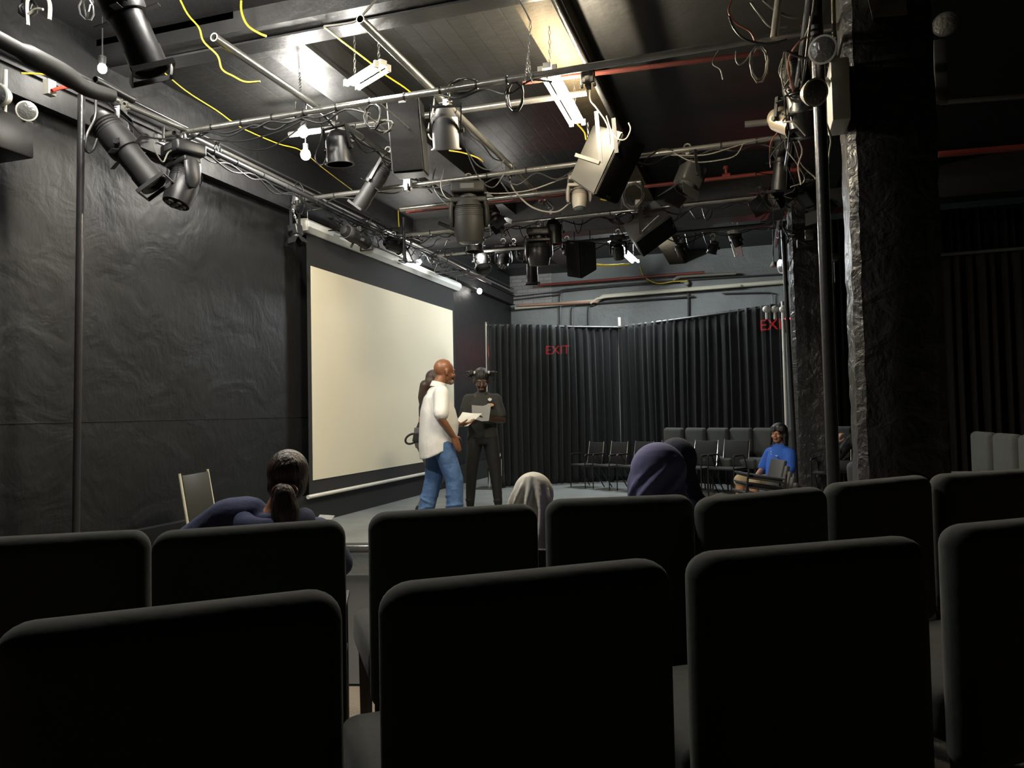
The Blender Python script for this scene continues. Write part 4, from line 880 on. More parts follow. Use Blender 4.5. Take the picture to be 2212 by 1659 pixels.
# ------------------------------------------------------------------ chairs
def velvet_chair(wd=.48):
    t = thing('upholstered_chair', 'x', 'chair'); k = wd/.48
    b = MB(); b.rbox((0, 0, .6), (wd, .105, .58), .05, 6); o = part('backrest', b, M_VEL, t)
    b = MB(); b.rbox((0, .27, .425), (wd, .5, .13), .035, 4); part('seat', b, M_VEL, t)
    for sx in (-1, 1):
        for yy in (.03, .46):
            q = MB(); q.loft([((sx*(wd/2-.035), yy, .37), (.022, 0, 0), (0, .022, 0)), ((sx*(wd/2-.035), yy + (-.02 if yy < .1 else 0), 0), (.017, 0, 0), (0, .017, 0))], n=4); part('leg', q, M_WOOD, t, smooth=False)
    return t
def put(t, p, rz, label, group=None, scale=1., first=False):
    c = t if first else copy_tree(t)
    c.matrix_world = Matrix.Translation(V(p)) @ Matrix.Rotation(rz, 4, 'Z') @ Matrix.Scale(scale, 4); c['label'] = label
    if group: c['group'] = group
    return c
vc = velvet_chair(); used = False
def edge_chair(a, b_, label, z=.875, zf=0, group=None):
    """a chair whose backrest top runs between two points seen in the photo"""
    global used
    A, B = at(*a, z=z), at(*b_, z=z); d = (B-A); ang = math.atan2(d.y, d.x); c = (A+B)/2
    n_ = V((-math.sin(ang), math.cos(ang), 0)); p = c + n_*.02; p.z = zf
    o = put(vc, p, ang, label, group, 1, not used); o.scale = (min(d.length/.48, 1.24), 1, 1) if d.length > .3 else (1, 1, 1); used = True; return o
row2 = [((-100, 1180), (322, 1157), 'black upholstered chair at the left edge of the middle row'), ((326, 1163), (748, 1133), 'black upholstered chair right behind the woman in the navy hoodie'),
        ((797, 1120), (1163, 1098), 'black upholstered chair in the middle row with its seat visible at the left'), ((1180, 1090), (1500, 1078), 'black upholstered chair directly behind the purple headscarf'),
        ((1503, 1088), (1795, 1058), 'black upholstered chair in the middle row below the stack of chairs'), ((1798, 1054), (2008, 1033), 'black upholstered chair in the middle row in front of the nearest pillar'),
        ((2012, 1034), (2260, 1018), 'black upholstered chair at the right end of the middle row')]
for a, b_, lab in row2: edge_chair(a, b_, lab)
row1 = [((-25, 1382), (742, 1292), 'black upholstered chair filling the lower left corner'), ((823, 1287), (1450, 1222), 'black upholstered chair in the centre foreground'),
        ((1497, 1215), (2000, 1172), 'black upholstered chair in the right foreground'), ((2052, 1152), (2430, 1115), 'black upholstered chair cut by the right edge in the foreground')]
for i, (a, b_, lab) in enumerate(row1):
    o = edge_chair(a, b_, lab)
# the first one reaches past the left edge of the frame
wide = [o for o in bpy.data.objects if o.get('label') == row1[0][2]][0]
# rows by the far curtain
for i, px in enumerate((1456, 1503, 1551, 1601, 1652, 1700, 1815)):
    yy = 11.75 - .17*i if i < 6 else 11.35; p = at(px, 930, y=yy); p.z = 0
    o = put(vc, p, math.radians(-40)+PI, ('leftmost', 'second', 'third', 'fourth', 'fifth', 'sixth', 'rightmost')[i] + ' black upholstered chair in the row before the far curtain' + (' (behind the young man)' if i == 4 else '')); o.scale = (.8, .9, 1.)
for i in range(5):
    p = V((2.12 + .06*i, 8.55 - .52*i, 0)); put(vc, p, PI/2 + .1, ('farthest', 'second farthest', 'middle', 'second nearest', 'nearest')[i] + ' grey-black upholstered chair in the dark row right of the nearest pillar')
# meeting chairs with arms
def arm_chair(m_f=None, arms=True, chrome=None):
    f = m_f or M_MESHF; ch = chrome or M_CHROME; t = thing('stacking_armchair' if arms else 'stacking_chair', 'x', 'chair')
    b = MB(); b.rbox((0, .0, .45), (.46, .46, .035), .014, 2); part('seat', b, f, t)
    b = MB(); b.rbox((0, -.245, .685), (.44, .025, .42), .01, 2, Matrix.Rotation(.16, 3, 'X')); part('backrest', b, f, t)
    for s in (-1, 1):
        q = MB(); q.tube([(s*.235, -.19, .44), (s*.235, -.215, .5), (s*.232, -.285, .91)], .011); part('back_upright', q, ch, t)
        q = MB(); q.tube([(s*.235, .22, .65 if arms else .44), (s*.235, .225, 0)], .011); part('leg', q, M_BMET, t)
        q = MB(); q.tube([(s*.235, .05, .44), (s*.235, -.26, 0)], .012); part('leg', q, M_BMET, t)
        q = MB(); q.cyl((s*.235, -.22, .43), (s*.235, .22, .43), .01); part('side_rail', q, M_BMET, t)
        if arms:
            q = MB(); q.tube([(s*.235, .225, .64), (s*.235, .2, .66), (s*.235, -.05, .665), (s*.235, -.1, .64), (s*.235, -.17, .45)], .011); q.rbox((s*.235, .07, .672), (.045, .26, .02), .008, 2); part('armrest', q, M_BMET, t)
    return t
ac = arm_chair(); first = True
rw = [(1268, 1052, 'black armchair with an arm at the far left of the front row'), (1318, 1056, 'second black armchair from the left in the front row'), (1372, 1060, 'third black armchair in the front row, left of the purple headscarf'),
      (1432, 1064, 'black armchair hidden behind the purple headscarf'), (1508, 1068, 'black armchair right of the navy headscarf'), (1575, 1072, 'black armchair with two bright chrome uprights in front of the young man')]
for i, (px, py, lab) in enumerate(rw):
    p = at(px, py, z=0); put(ac, p, math.radians(140+2*i), lab, scale=.76+.012*i, first=first); first = False
for i, (px, py, lab) in enumerate(((1362, 1036, 'leftmost armchair peeking over the front row'), (1418, 1036, 'second armchair peeking over the front row'), (1470, 1038, 'armchair back peeking behind the navy headscarf'), (1525, 1038, 'armchair back peeking over the row right of the navy headscarf'), (1590, 1040, 'armchair back peeking over the chrome-edged chair'))):
    put(ac, at(px, py, z=0), math.radians(142), 'black ' + lab, scale=.78)
bc = arm_chair(M_BRFAB, False, M_WPIPE); put(bc, at(470, 1130, x=-4.2)*1.0, math.radians(150), 'olive-black chair with pale uprights standing against the left wall', first=True)
pz = at(463, 1022, x=-4.15); bc.matrix_world = Matrix.Translation((pz.x+.05, pz.y+.1, pz.z-.9)) @ Matrix.Rotation(math.radians(283), 4, 'Z')
# stack of armchairs and leaning pile of seats by the second pillar
for i in range(6):
    p = at(1626, 1060, y=7.6); c = V((p.x+.012*i, p.y, .1+.085*i)); R = Matrix.Rotation(math.radians(20), 3, 'Z') @ Matrix.Rotation(math.radians(9), 3, 'Y')
    t = thing('stacked_chair', ('lowest', 'second lowest', 'third lowest', 'third highest', 'second highest', 'topmost')[i] + ' seat of the low chair stack in front of the man in blue', 'chair', c, R=R.to_4x4().to_3x3())
    b = MB(); b.rbox((0, 0, 0), (.32, .36, .03), .01, 2); part('seat', b, M_MESHF, t)
    for s_ in (-1, 1):
        b = MB(); b.tube([(s_*.17, .18, .01), (s_*.175, -.2, .015)], .009); part('side_rail', b, M_BMET, t)
        b = MB(); b.tube([(s_*.175, -.2, .06), (s_*.175, -.2, -.1)], .01); part('leg', b, M_BMET, t)
    b = MB(); b.cyl((-.17, -.2, -.02), (.17, -.2, -.02), .008); part('front_rail', b, M_GMET, t)
for i in range(6):
    p = at(1668+7*i, 1075, y=7.9-.05*i); b = MB(); R = Matrix.Rotation(math.radians(20), 3, 'Z') @ Matrix.Rotation(math.radians(14), 3, 'Y') 
    b.rbox((0, 0, .36), (.035, .34, .66-.05*i), .012, 2, R); o = solo('folded_chair', b, M_GMET, ('leftmost and tallest', 'second', 'third', 'fourth', 'fifth', 'rightmost and lowest')[i] + ' folded dark seat leaning in the pile before the second pillar', 'folded chair')
    o.location = (p.x, p.y, .02+.0)
    o.scale = (1, 1, 1)
b = MB(); b.rbox((0, 0, .2), (.3, .3, .035), .012, 2, Matrix.Rotation(.6, 3, 'Y')); b.tube([(-.15, .1, .3), (-.1, .1, 0)], .012); b.tube([(.12, -.1, .12), (.16, -.1, 0)], .012)
o = solo('folded_chair', b, M_GMET, 'dark tipped seat on the floor right of the folded seats', 'folded chair'); p = at(1738, 1095, z=0); o.location = (p.x, p.y, 0)
put(ac, at(1798, 1085, z=0), math.radians(160), 'black armchair under the person half hidden behind the nearest pillar', scale=.8)
# row three: chairs the audience sits on, down on the floor
for px, py, z, lab in ((640, 1100, .75, 'black armchair under the woman in the navy hoodie'), (1150, 1120, .7, 'black armchair under the person in the pale headscarf'), (1430, 1060, .8, 'black armchair under the person in the purple headscarf')):
    pass
# ------------------------------------------------------------------ people
def skin(name, c): return mat(name, c, .42, bump=.03, bscale=60)
S_DARK = skin('deep_brown_skin', (.06, .03, .018)); S_MED = skin('brown_skin', (.25, .105, .05)); S_TAN = skin('tan_skin', (.42, .2, .11)); S_LT = skin('light_tan_skin', (.5, .27, .17))
HAIR = mat('black_hair', (.012, .01, .009), .45, bump=.6, bscale=70, stretch=(1, 1, .15)); HAIRB = mat('dark_brown_hair', (.05, .03, .022), .4, bump=.5, bscale=60, stretch=(1, 1, .2))
DENIM = mat('blue_denim', (.075, .15, .31), .85, bump=1., bscale=9, var=.35, vscale=5)
SHIRT = mat('white_shirt_cloth', (.8, .78, .73), .85, bump=.9, bscale=6, stretch=(1, 1, .6))
TEE = mat('charcoal_tee', (.03, .031, .027), .9, bump=.25, bscale=8); TRACK = mat('black_track_cloth', (.013, .013, .013), .75, bump=.3, bscale=9)
GJEAN = mat('grey_jeans', (.16, .15, .13), .85, bump=.4, bscale=16, var=.2); POLO = mat('blue_polo_cloth', (.025, .11, .5), .85, bump=.25, bscale=10)
KHAKI = mat('khaki_cloth', (.42, .33, .19), .85, bump=.3, bscale=10); NAVY = mat('navy_fleece', (.05, .062, .13), .92, bump=.4, bscale=9)
LILAC = mat('slate_purple_cloth', (.2, .2, .38), .9, bump=.12, bscale=9); NHIJ = mat('dark_navy_cloth', (.02, .026, .05), .9, bump=.15, bscale=12); WHIJ = mat('pale_grey_cloth', (.8, .77, .68), .9, bump=.12, bscale=9)
CAMO = camo('camouflage_cloth')
EYE = mat('eye_white', (.28, .26, .24), .5); IRIS = mat('iris', (.02, .012, .01), .2); LIP = mat('lip', (.16, .06, .045), .45)
def lerp(a, b, t): return V(a).lerp(V(b), t)
def head_prims(mb, M, s=1.):
    """skull, jaw, nose, brow, ears; M places the head: y forward, z up, origin at eye height between the ears"""
    k = MB(); k.M = M
    k.ell((0, -.012*s, .03*s), (.074*s, .094*s, .086*s)); k.ell((0, .012*s, -.03*s), (.062*s, .074*s, .07*s)); k.ell((0, .045*s, -.078*s), (.04*s, .038*s, .03*s))
    k.cap((0, .086*s, .008*s), .011*s, (0, .106*s, -.026*s), .014*s, 10); k.ell((0, .1*s, -.03*s), (.02*s, .012*s, .011*s))
    k.cap((-.04*s, .074*s, .022*s), .013*s, (.04*s, .074*s, .022*s), .013*s, 10)
    for e in (-1, 1):
        k.ell((e*.034*s, .068*s, -.028*s), (.024*s, .02*s, .022*s)); k.ell((e*.077*s, -.008*s, -.008*s), (.01*s, .02*s, .033*s), Matrix.Rotation(e*.25, 3, 'Z'))
    k.ell((0, .092*s, -.056*s), (.025*s, .011*s, .011*s)); mb.v, n = mb.v + k.v, len(mb.v); mb.f += [tuple(i+n for i in f) for f in k.f]
def face_parts(t, M, body, s=1., lip=LIP):
    for e in (-1, 1):
        b = MB(); b.M = M; b.ell((e*.031*s, .0755*s, .002*s), (.0145*s, .01*s, .007*s), nu=12, nv=8); ey = part('eye', b, EYE, body)
        b = MB(); b.M = M; b.ell((e*.031*s, .0843*s, .002*s), (.006*s, .003*s, .006*s), nu=10, nv=6); part('iris', b, IRIS, ey)
    b = MB(); b.M = M; b.cap((-.017*s, .099*s, -.0545*s), .0045*s, (.017*s, .099*s, -.0545*s), .0045*s, 8); b.cap((-.014*s, .1*s, -.063*s), .0055*s, (.014*s, .1*s, -.063*s), .0055*s, 8); part('lips', b, lip, body)
def hand_prims(mb, W, d, n, th, curl=.5, s=1.):
    """W wrist, d towards the fingers, n the way the palm faces, th the thumb side"""
    W, d = V(W), V(d).normalized(); n = (V(n)-d*V(n).dot(d)).normalized(); th = V(th); th = (th-d*th.dot(d)-n*th.dot(n)).normalized()
    for k in range(4):
        o = (.027-.018*k)*s; a = W + d*.012*s + th*o*.55; e = W + d*.085*s + th*o; mb.cap(a, .0155*s, e, .0115*s, 10)
        L = (.036, .042, .039, .03)[k]*s; c1 = curl*(1+.12*k); p = e; dd = d
        for j in range(3):
            ang = c1*(j+.7)*.6; dd = (d*math.cos(ang) + n*math.sin(ang)).normalized(); q = p + dd*L*(1, .72, .55)[j]; mb.cap(p, (.0098-.001*j)*s, q, (.009-.001*j)*s, 8); p = q
    b0 = W + d*.02*s + th*.022*s; p1 = b0 + (d*.55 + th*.75 + n*.35).normalized()*.042*s; p2 = p1 + (d*.85 + th*.25 + n*.5).normalized()*.032*s; p3 = p2 + (d*.9 + n*.6).normalized()*.024*s
    mb.cap(b0, .016*s, p1, .0125*s, 10); mb.cap(p1, .0115*s, p2, .0105*s, 8); mb.cap(p2, .0105*s, p3, .009*s, 8)
def body_prims(J, mb, s=1.):
    mb.loft([(J['pelvis']+V((0, 0, -.1)), (.12, 0, 0), (0, .09, 0)), (J['pelvis'], (.155, 0, 0), (0, .11, 0)), (lerp(J['pelvis'], J['chest'], .5), (.135, 0, 0), (0, .1, 0)), (J['chest'], (.155, 0, 0), (0, .11, 0)), (lerp(J['chest'], J['neck'], .75), (.13, 0, 0), (0, .075, 0)), (J['neck'], (.055, 0, 0), (0, .055, 0))])
    mb.cap(J['neck'], .054, J['head']+V((0, -.012, -.05)), .052)
    for c in 'LR':
        if c+'sh' in J:
            mb.cap(lerp(J['neck'], J[c+'sh'], .3)-V((0, 0, .03)), .05, J[c+'sh'], .052); mb.cap(J[c+'sh'], .052, J[c+'el'], .039)
            a, b = J[c+'el'], J[c+'wr']; mb.cap(a, .039, lerp(a, b, .3), .041); mb.cap(lerp(a, b, .3), .041, b, .026)
        if c+'hip' in J: mb.cap(J[c+'hip'], .085, J[c+'kn'], .055); mb.cap(J[c+'kn'], .052, lerp(J[c+'kn'], J[c+'an'], .3), .056); mb.cap(lerp(J[c+'kn'], J[c+'an'], .3), .056, J[c+'an'], .036)
def legs_cloth(J, mb, r=(.1, .075, .062, .058), pel=(.17, .125)):
    mb.loft([(J['pelvis']+V((0, 0, -.13)), (pel[0]*.85, 0, 0), (0, pel[1]*.85, 0)), (J['pelvis']+V((0, 0, -.04)), (pel[0], 0, 0), (0, pel[1], 0)), (J['pelvis']+V((0, 0, .1)), (pel[0]*.93, 0, 0), (0, pel[1]*.95, 0))])
    for c in 'LR':
        h, k, a = J[c+'hip'], J[c+'kn'], J[c+'an']; mb.cap(h, r[0], k, r[1]); m_ = lerp(k, a, .45); mb.cap(k, r[1], m_, r[2]); mb.cap(m_, r[2], a, r[3])
        d = (a-k).normalized(); rr = random.Random(3 if c == 'L' else 4)
        for i in range(5):   # folds above the ankle and behind the knee
            q = lerp(k, a, .42+.12*i); mb.ell(q + V((rr.uniform(-.008, .008), rr.uniform(-.008, .008), 0)), (r[3]*1.16, r[3]*1.16, .02), Matrix.Rotation(rr.uniform(-.4, .4), 3, 'X') @ Matrix.Rotation(rr.uniform(-.4, .4), 3, 'Y'))
def shoe(t, a, yaw, m, s=1., z0=0.):
    b = MB(); F = Matrix.Translation((a.x, a.y, z0)) @ Matrix.Rotation(yaw, 4, 'Z'); b.M = F
    b.cap((0, -.035, .045), .042, (0, .1, .032), .036); b.cap((0, .1, .03), .036, (0, .16, .028), .03); b.cap((0, -.03, .06), .04, (0, -.02, .1), .04); me = blob(b, .009, 2, name='shoe'); o = link('shoe', me, m, t)
    q = MB(); q.M = F; q.loft([((0, .06, .004), (.045, 0, 0), (0, .135, 0)), ((0, .06, .022), (.046, 0, 0), (0, .136, 0))], n=20); part('sole', q, M_BLACK, o)
def person(label, loc, rz, group=None, s=1.):
    t = thing('person', label, 'person', loc, rz); t.scale = (s, s, s); bpy.context.view_layer.update(); return t
def head_frame(p, yaw=0, pitch=0, roll=0): return Matrix.Translation(p) @ Matrix.Rotation(yaw, 4, 'Z') @ Matrix.Rotation(pitch, 4, 'X') @ Matrix.Rotation(roll, 4, 'Y')
def facing(fx, fy): return math.atan2(-fx, fy)
def sheet(t, name, p, m, thick=.0015, label=None):
    """folded paper through a grid of points [[..],[..]]"""
    n = len(p[0]); vs = []; fs = []
    for row in p: vs += [V(a) for a in row]
    N = len(vs); nn = (V(p[0][-1])-V(p[0][0])).cross(V(p[-1][0])-V(p[0][0])).normalized()*thick; vs += [a+nn for a in vs]
    for j in range(len(p)-1):
        for i in range(n-1):
            a = j*n+i; fs.append((a, a+1, a+n+1, a+n)); fs.append((N+a+n, N+a+n+1, N+a+1, N+a))
    R = len(p); ring = [i for i in range(n)] + [j*n+n-1 for j in range(1, R)] + [(R-1)*n+i for i in range(n-2, -1, -1)] + [j*n for j in range(R-2, 0, -1)]
    for i in range(len(ring)): a, b = ring[i], ring[(i+1) % len(ring)]; fs.append((a, N+a, N+b, b))
    b = MB(); b._add(vs, fs); return b

# --- teenager in the dark t-shirt, facing the seats, reading a sheet
P = at(1046, 1105, z=0)
t = person('person in a charcoal t-shirt and black track pants reading a grey sheet by the curtain', P, facing(-P.x*.9-.35, -P.y))
J = dict(pelvis=V((0, 0, .93)), chest=V((0, .01, 1.25)), neck=V((0, 0, 1.42)), head=V((0, .05, 1.555)), Lsh=V((-.165, 0, 1.335)), Lel=V((-.24, .03, 1.08)), Lwr=V((-.08, .22, 1.09)),
         Rsh=V((.165, 0, 1.335)), Rel=V((.245, -.0, 1.08)), Rwr=V((.16, .24, 1.06)), Lhip=V((-.09, 0, .88)), Lkn=V((-.14, .02, .48)), Lan=V((-.17, 0, .09)), Rhip=V((.09, 0, .88)), Rkn=V((.14, .03, .48)), Ran=V((.165, 0, .09)))
HM = head_frame(J['head'], .12, -.42)
mb = MB(); body_prims(J, mb); head_prims(mb, HM, 1.12)
hand_prims(mb, J['Lwr'], V((.55, .5, .1)), V((.3, -.4, .9)), V((0, .4, .9)), .7); hand_prims(mb, J['Rwr'], V((-.7, .5, .05)), V((-.3, -.4, .9)), V((0, .4, .9)), .7)
body = link('body', blob(mb, .0065, 2), S_DARK, t); face_parts(t, HM, body, 1.12)
mb = MB(); mb.loft([((0, .0, .87), (.185, 0, 0), (0, .13, 0)), ((0, .005, .95), (.18, 0, 0), (0, .13, 0)), ((0, .005, 1.1), (.175, 0, 0), (0, .125, 0)), ((0, .01, 1.27), (.175, 0, 0), (0, .125, 0)), ((0, 0, 1.35), (.13, 0, 0), (0, .09, 0)), ((0, 0, 1.425), (.07, 0, 0), (0, .07, 0))])
for c, e in (('L', -1), ('R', 1)): mb.cap(J[c+'sh']+V((-e*.05, 0, .0)), .07, J[c+'sh']+V((e*.01, 0, -.02)), .068); mb.cap(J[c+'sh'], .068, lerp(J[c+'sh'], J[c+'el'], .72), .066)
tee = link('t_shirt', blob(mb, .011, 4, name='t_shirt'), TEE, t)
# chest emblem: three white leaves over an orange patch
b = MB(); 
for a, L in ((-.55, .03), (0, .036), (.55, .03)): b.ell((-.1+math.sin(a)*.022, .1405, 1.305+math.cos(a)*.022), (.009, .003, L*.6), Matrix.Rotation(a, 3, 'Y'), nu=10, nv=6)
part('emblem', b, M_WHITE, tee, label='small white three-leaf emblem')
b = MB(); b.ell((-.105, .139, 1.262), (.042, .006, .02), Matrix.Rotation(.0, 3, 'Z')); part('emblem_patch', b, mat('orange_patch', (.65, .32, .14), .6), tee, label='orange patch under the emblem')
mb = MB(); legs_cloth(J, mb, (.1, .075, .062, .05)); pants = link('track_pants', blob(mb, .011, 3, name='track_pants'), TRACK, t)
b = MB(); b.box((-.205, .07, .66), (.006, .03, .012)); b.box((-.207, .062, .675), (.006, .01, .03)); b.box((-.216, .02, .52), (.004, .007, .2)); part('leg_mark', b, M_WHITE, pants, smooth=False, label='small white mark and piping on the thigh')
shoe(t, J['Lan'], .2, M_BLACK); shoe(t, J['Ran'], -.2, M_BLACK)
mb = MB(); mb.M = HM @ Matrix.Scale(1.12, 4); mb.ell((0, -.02, .048), (.085, .1, .088)); mb.ell((0, -.055, -.01), (.075, .06, .07))
rnd = random.Random(4)
for e in (-1, 1):
    c = V((e*.085, -.0, .085))
    for i in range(16):
        a = rnd.uniform(-.9, 1.2); L = rnd.uniform(.07, .13); q = c + V((e*L*math.cos(a)*.75, rnd.uniform(-.04, .04), -L*abs(math.sin(a))*.9+.02)); mb.cap(c, .016, lerp(c, q, .5)+V((0, 0, .012)), .012, 7); mb.cap(lerp(c, q, .5)+V((0, 0, .012)), .011, q, .007, 7)
hair = link('hair', blob(mb, .008, 1, name='hair'), HAIR, t)
for e in (-1, 1): b = MB(); b.M = HM @ Matrix.Scale(1.12, 4); b.ell((e*.075, .035, .105), (.011, .012, .018)); part('hair_tie', b, M_WHITE, hair)
# his sheet
def gr(p00, p10, p01, p11, fold, n=8, m=6):
    out = []
    for j in range(m+1):
        row = []
        for i in range(n+1):
            u, v = i/n, j/m; q = lerp(lerp(p00, p10, u), lerp(p01, p11, u), v); row.append(q + fold*(1-abs(2*u-1)))
        out.append(row)
    return out
Wm = t.matrix_world
pp = [at(1019, 875, y=P.y-.32), at(1061, 871, y=P.y-.30), at(1020, 904, y=P.y-.36), at(1056, 909, y=P.y-.34)]
b = sheet(t, 'x', gr(*pp, V((0, .05, -.02))), M_PAPER); solo('paper_sheet', b, mat('grey_paper', (.33, .33, .31), .85), 'creased grey sheet held by the person in the charcoal t-shirt', 'paper')

# --- man in the white shirt seen from behind
P = at(952, 1137, z=0)
t = person('bald person in a loose white shirt and blue jeans, one hand at the pocket', P, facing(.8, .6), s=.96)
J = dict(pelvis=V((0, 0, .98)), chest=V((0, -.0, 1.3)), neck=V((0, .0, 1.52)), head=V((0, .07, 1.68)), Lsh=V((-.2, 0, 1.44)), Lel=V((-.25, .1, 1.17)), Lwr=V((-.16, .27, 1.1)),
         Rsh=V((.2, -.02, 1.44)), Rel=V((.3, -.05, 1.17)), Rwr=V((.235, .1, .98)), Lhip=V((-.1, 0, .92)), Lkn=V((-.13, -.04, .5)), Lan=V((-.17, -.14, .09)), Rhip=V((.1, 0, .92)), Rkn=V((.12, .13, .5)), Ran=V((.13, .13, .09)))
HM = head_frame(J['head'], .2, -.12)
mb = MB(); body_prims(J, mb); head_prims(mb, HM, 1.2); mb.cap(J['neck']+V((0, -.01, 0)), .066, J['head']+V((0, -.02, -.04)), .062)
hand_prims(mb, J['Rwr'], V((-.05, .35, -.9)), V((-1, 0, 0)), V((0, .9, .35)), .25, 1.05); hand_prims(mb, J['Lwr'], V((.25, .95, .1)), V((.1, 0, 1)), V((1, 0, 0)), .4, 1.05)
body = link('body', blob(mb, .0065, 2), S_MED, t); face_parts(t, HM, body, 1.2)
b = MB(); b.M = HM
b.ell((0, .088, -.1), (.044, .036, .034)); part('beard', b, mat('grey_stubble', (.2, .17, .14), .8), body, label='short greying beard')
mb = MB(); mb.loft([((.0, -.02, .83), (.21, 0, -.02), (0, .2, .1)), ((0, -.01, .95), (.22, 0, 0), (0, .215, .06)), ((0, .0, 1.1), (.225, 0, 0), (0, .215, .02)), ((0, -.01, 1.26), (.22, 0, 0), (0, .19, 0)), ((0, -.02, 1.4), (.2, 0, 0), (0, .14, 0)), ((0, 0, 1.49), (.13, 0, 0), (0, .09, 0)), ((0, .0, 1.53), (.075, 0, 0), (0, .078, 0))])
mb.cap(J['Rsh']+V((-.04, 0, -.02)), .085, J['Rsh']+V((.0, 0, -.03)), .085); mb.cap(J['Rsh'], .085, lerp(J['Rsh'], J['Rel'], .8), .083); mb.cap(J['Lsh']+V((.04, 0, -.02)), .085, J['Lsh'], .085); mb.cap(J['Lsh'], .085, lerp(J['Lsh'], J['Lel'], .8), .08)
rnd = random.Random(2)
for i in range(9):   # hanging folds of the loose shirt
    a = -2.6 + i*.42; x, y = .2*math.cos(a), .17*math.sin(a); mb.cap((x*.93, y*.93, 1.28+rnd.uniform(-.1, .05)), .015, (x*.96, y*.97, .95+rnd.uniform(-.02, .08)), .024, 8)
sh = link('shirt', blob(mb, .011, 4, name='shirt'), SHIRT, t)
b = MB(); b.M = Matrix.Translation((0, .0, 1.535)) @ Matrix.Rotation(-.25, 4, 'X'); b.lathe([(.09, -.03), (.078, .03), (.072, .03), (.08, -.03)], cap=False); part('collar', b, SHIRT, sh)
mb = MB(); legs_cloth(J, mb, (.118, .1, .092, .088), (.185, .15)); jn = link('jeans', blob(mb, .011, 3, name='jeans'), DENIM, t)
b = MB(); b.tube([(.1, .12, .985), (.16, .1, .93), (.19, .03, .91)], .006); part('pocket_seam', b, mat('denim_stitch', (.04, .08, .18), .8), jn)
b = MB(); b.M = Matrix.Translation((.23, .135, .945)); b.lathe([(.0, 0), (.0125, .0), (.0125, .006), (.0, .006)]); part('ring', b, M_CHROME, body)
shoe(t, J['Lan'], .2, M_WHITE); shoe(t, J['Ran'], -.2, M_WHITE)
pp = [at(1000, 891, y=P.y+.18), at(1040, 893, y=P.y+.28), at(984, 918, y=P.y-.06), at(1008, 919, y=P.y+.02)]
h_ = t.matrix_world @ V((-.14, .4, 1.12)); pp = [at(999, 890, y=h_.y+.2), at(1041, 893, y=h_.y+.12), at(980, 921, y=h_.y-.02), at(1011, 920, y=h_.y-.08)]
b = sheet(t, 'x', gr(*pp, V((0, 0, -.006))), M_PAPER); sh_ = solo('paper_pages', b, M_PAPER, 'bright white pages held out by the bald person in the white shirt', 'paper')

# --- woman half hidden behind him
P = at(930, 1118, z=0) ; P = V((P.x, P.y, 0))
t = person('person with dark hair and grey jeans mostly hidden behind the bald person', P, facing(.75, .65))
J = dict(pelvis=V((0, -.05, .92)), chest=V((0, .01, 1.22)), neck=V((0, .02, 1.42)), head=V((0, .08, 1.555)), Lsh=V((-.17, 0, 1.36)), Lel=V((-.2, .06, 1.1)), Lwr=V((-.1, .27, 1.1)),
         Rsh=V((.17, 0, 1.36)), Rel=V((.2, .06, 1.1)), Rwr=V((.1, .27, 1.1)), Lhip=V((-.09, -.05, .86)), Lkn=V((-.1, .1, .48)), Lan=V((-.12, -.08, .09)), Rhip=V((.09, -.05, .86)), Rkn=V((.1, .09, .48)), Ran=V((.1, -.1, .09)))
HM = head_frame(J['head'], .1, -.2); mb = MB(); body_prims(J, mb); head_prims(mb, HM, .97)
for c, q in (('L', 1), ('R', -1)): hand_prims(mb, J[c+'wr'], V((.4*q, .9, 0)), V((0, 0, 1)), V((q, 0, 0)), .5, .9)
body = link('body', blob(mb, .008, 2), S_TAN, t); face_parts(t, HM, body, .97)
mb = MB(); mb.M = HM; mb.ell((0, -.02, .03), (.085, .1, .09)); mb.ell((0, -.06, -.04), (.08, .06, .1)); link('hair', blob(mb, .01, 2, name='hair'), HAIRB, t)
mb = MB(); mb.cap((0, -.04, 1.5), .06, (-.02, -.07, 1.36), .05); mb.cap((-.02, -.07, 1.36), .05, (-.02, -.08, 1.24), .02); link('long_hair', blob(mb, .01, 2, name='long_hair'), HAIRB, t)
mb = MB(); mb.loft([((0, -.05, .86), (.175, 0, 0), (0, .145, 0)), ((0, -.04, .95), (.17, 0, 0), (0, .135, 0)), ((0, 0, 1.1), (.15, 0, 0), (0, .11, 0)), ((0, .01, 1.25), (.165, 0, 0), (0, .12, 0)), ((0, 0, 1.37), (.14, 0, 0), (0, .08, 0)), ((0, 0, 1.43), (.06, 0, 0), (0, .06, 0))])
for c in 'LR': mb.cap(J[c+'sh'], .065, J[c+'el'], .052); mb.cap(J[c+'el'], .052, lerp(J[c+'el'], J[c+'wr'], .8), .04)
link('top', blob(mb, .011, 3, name='top'), mat('black_top', (.02, .02, .022), .85), t)
mb = MB(); legs_cloth(J, mb, (.095, .068, .058, .05), (.16, .125)); link('jeans', blob(mb, .01, 2, name='jeans'), GJEAN, t); shoe(t, J['Lan'], .1, M_BLACK); shoe(t, J['Ran'], -.1, M_BLACK)
c = at(889, 948, y=P.y-.12); b = MB(); b.M = frame(c, (.25, -1, 0)) @ Matrix.Rotation(.5, 4, 'Z')
b.loft([((.07*math.cos(0), 0, 0), (.001, 0, 0), (0, .001, 0))]*1, n=4, caps=False) if False else None
b.tube([(.075*math.cos(u), .05*math.sin(u), 0) for u in [2*PI*k/20 for k in range(20)]] + [(.075, 0, 0)], .012, n=8)
o = solo('bag_strap', b, M_BLACK, 'looped black bag strap at the hip of the half hidden person', 'bag')

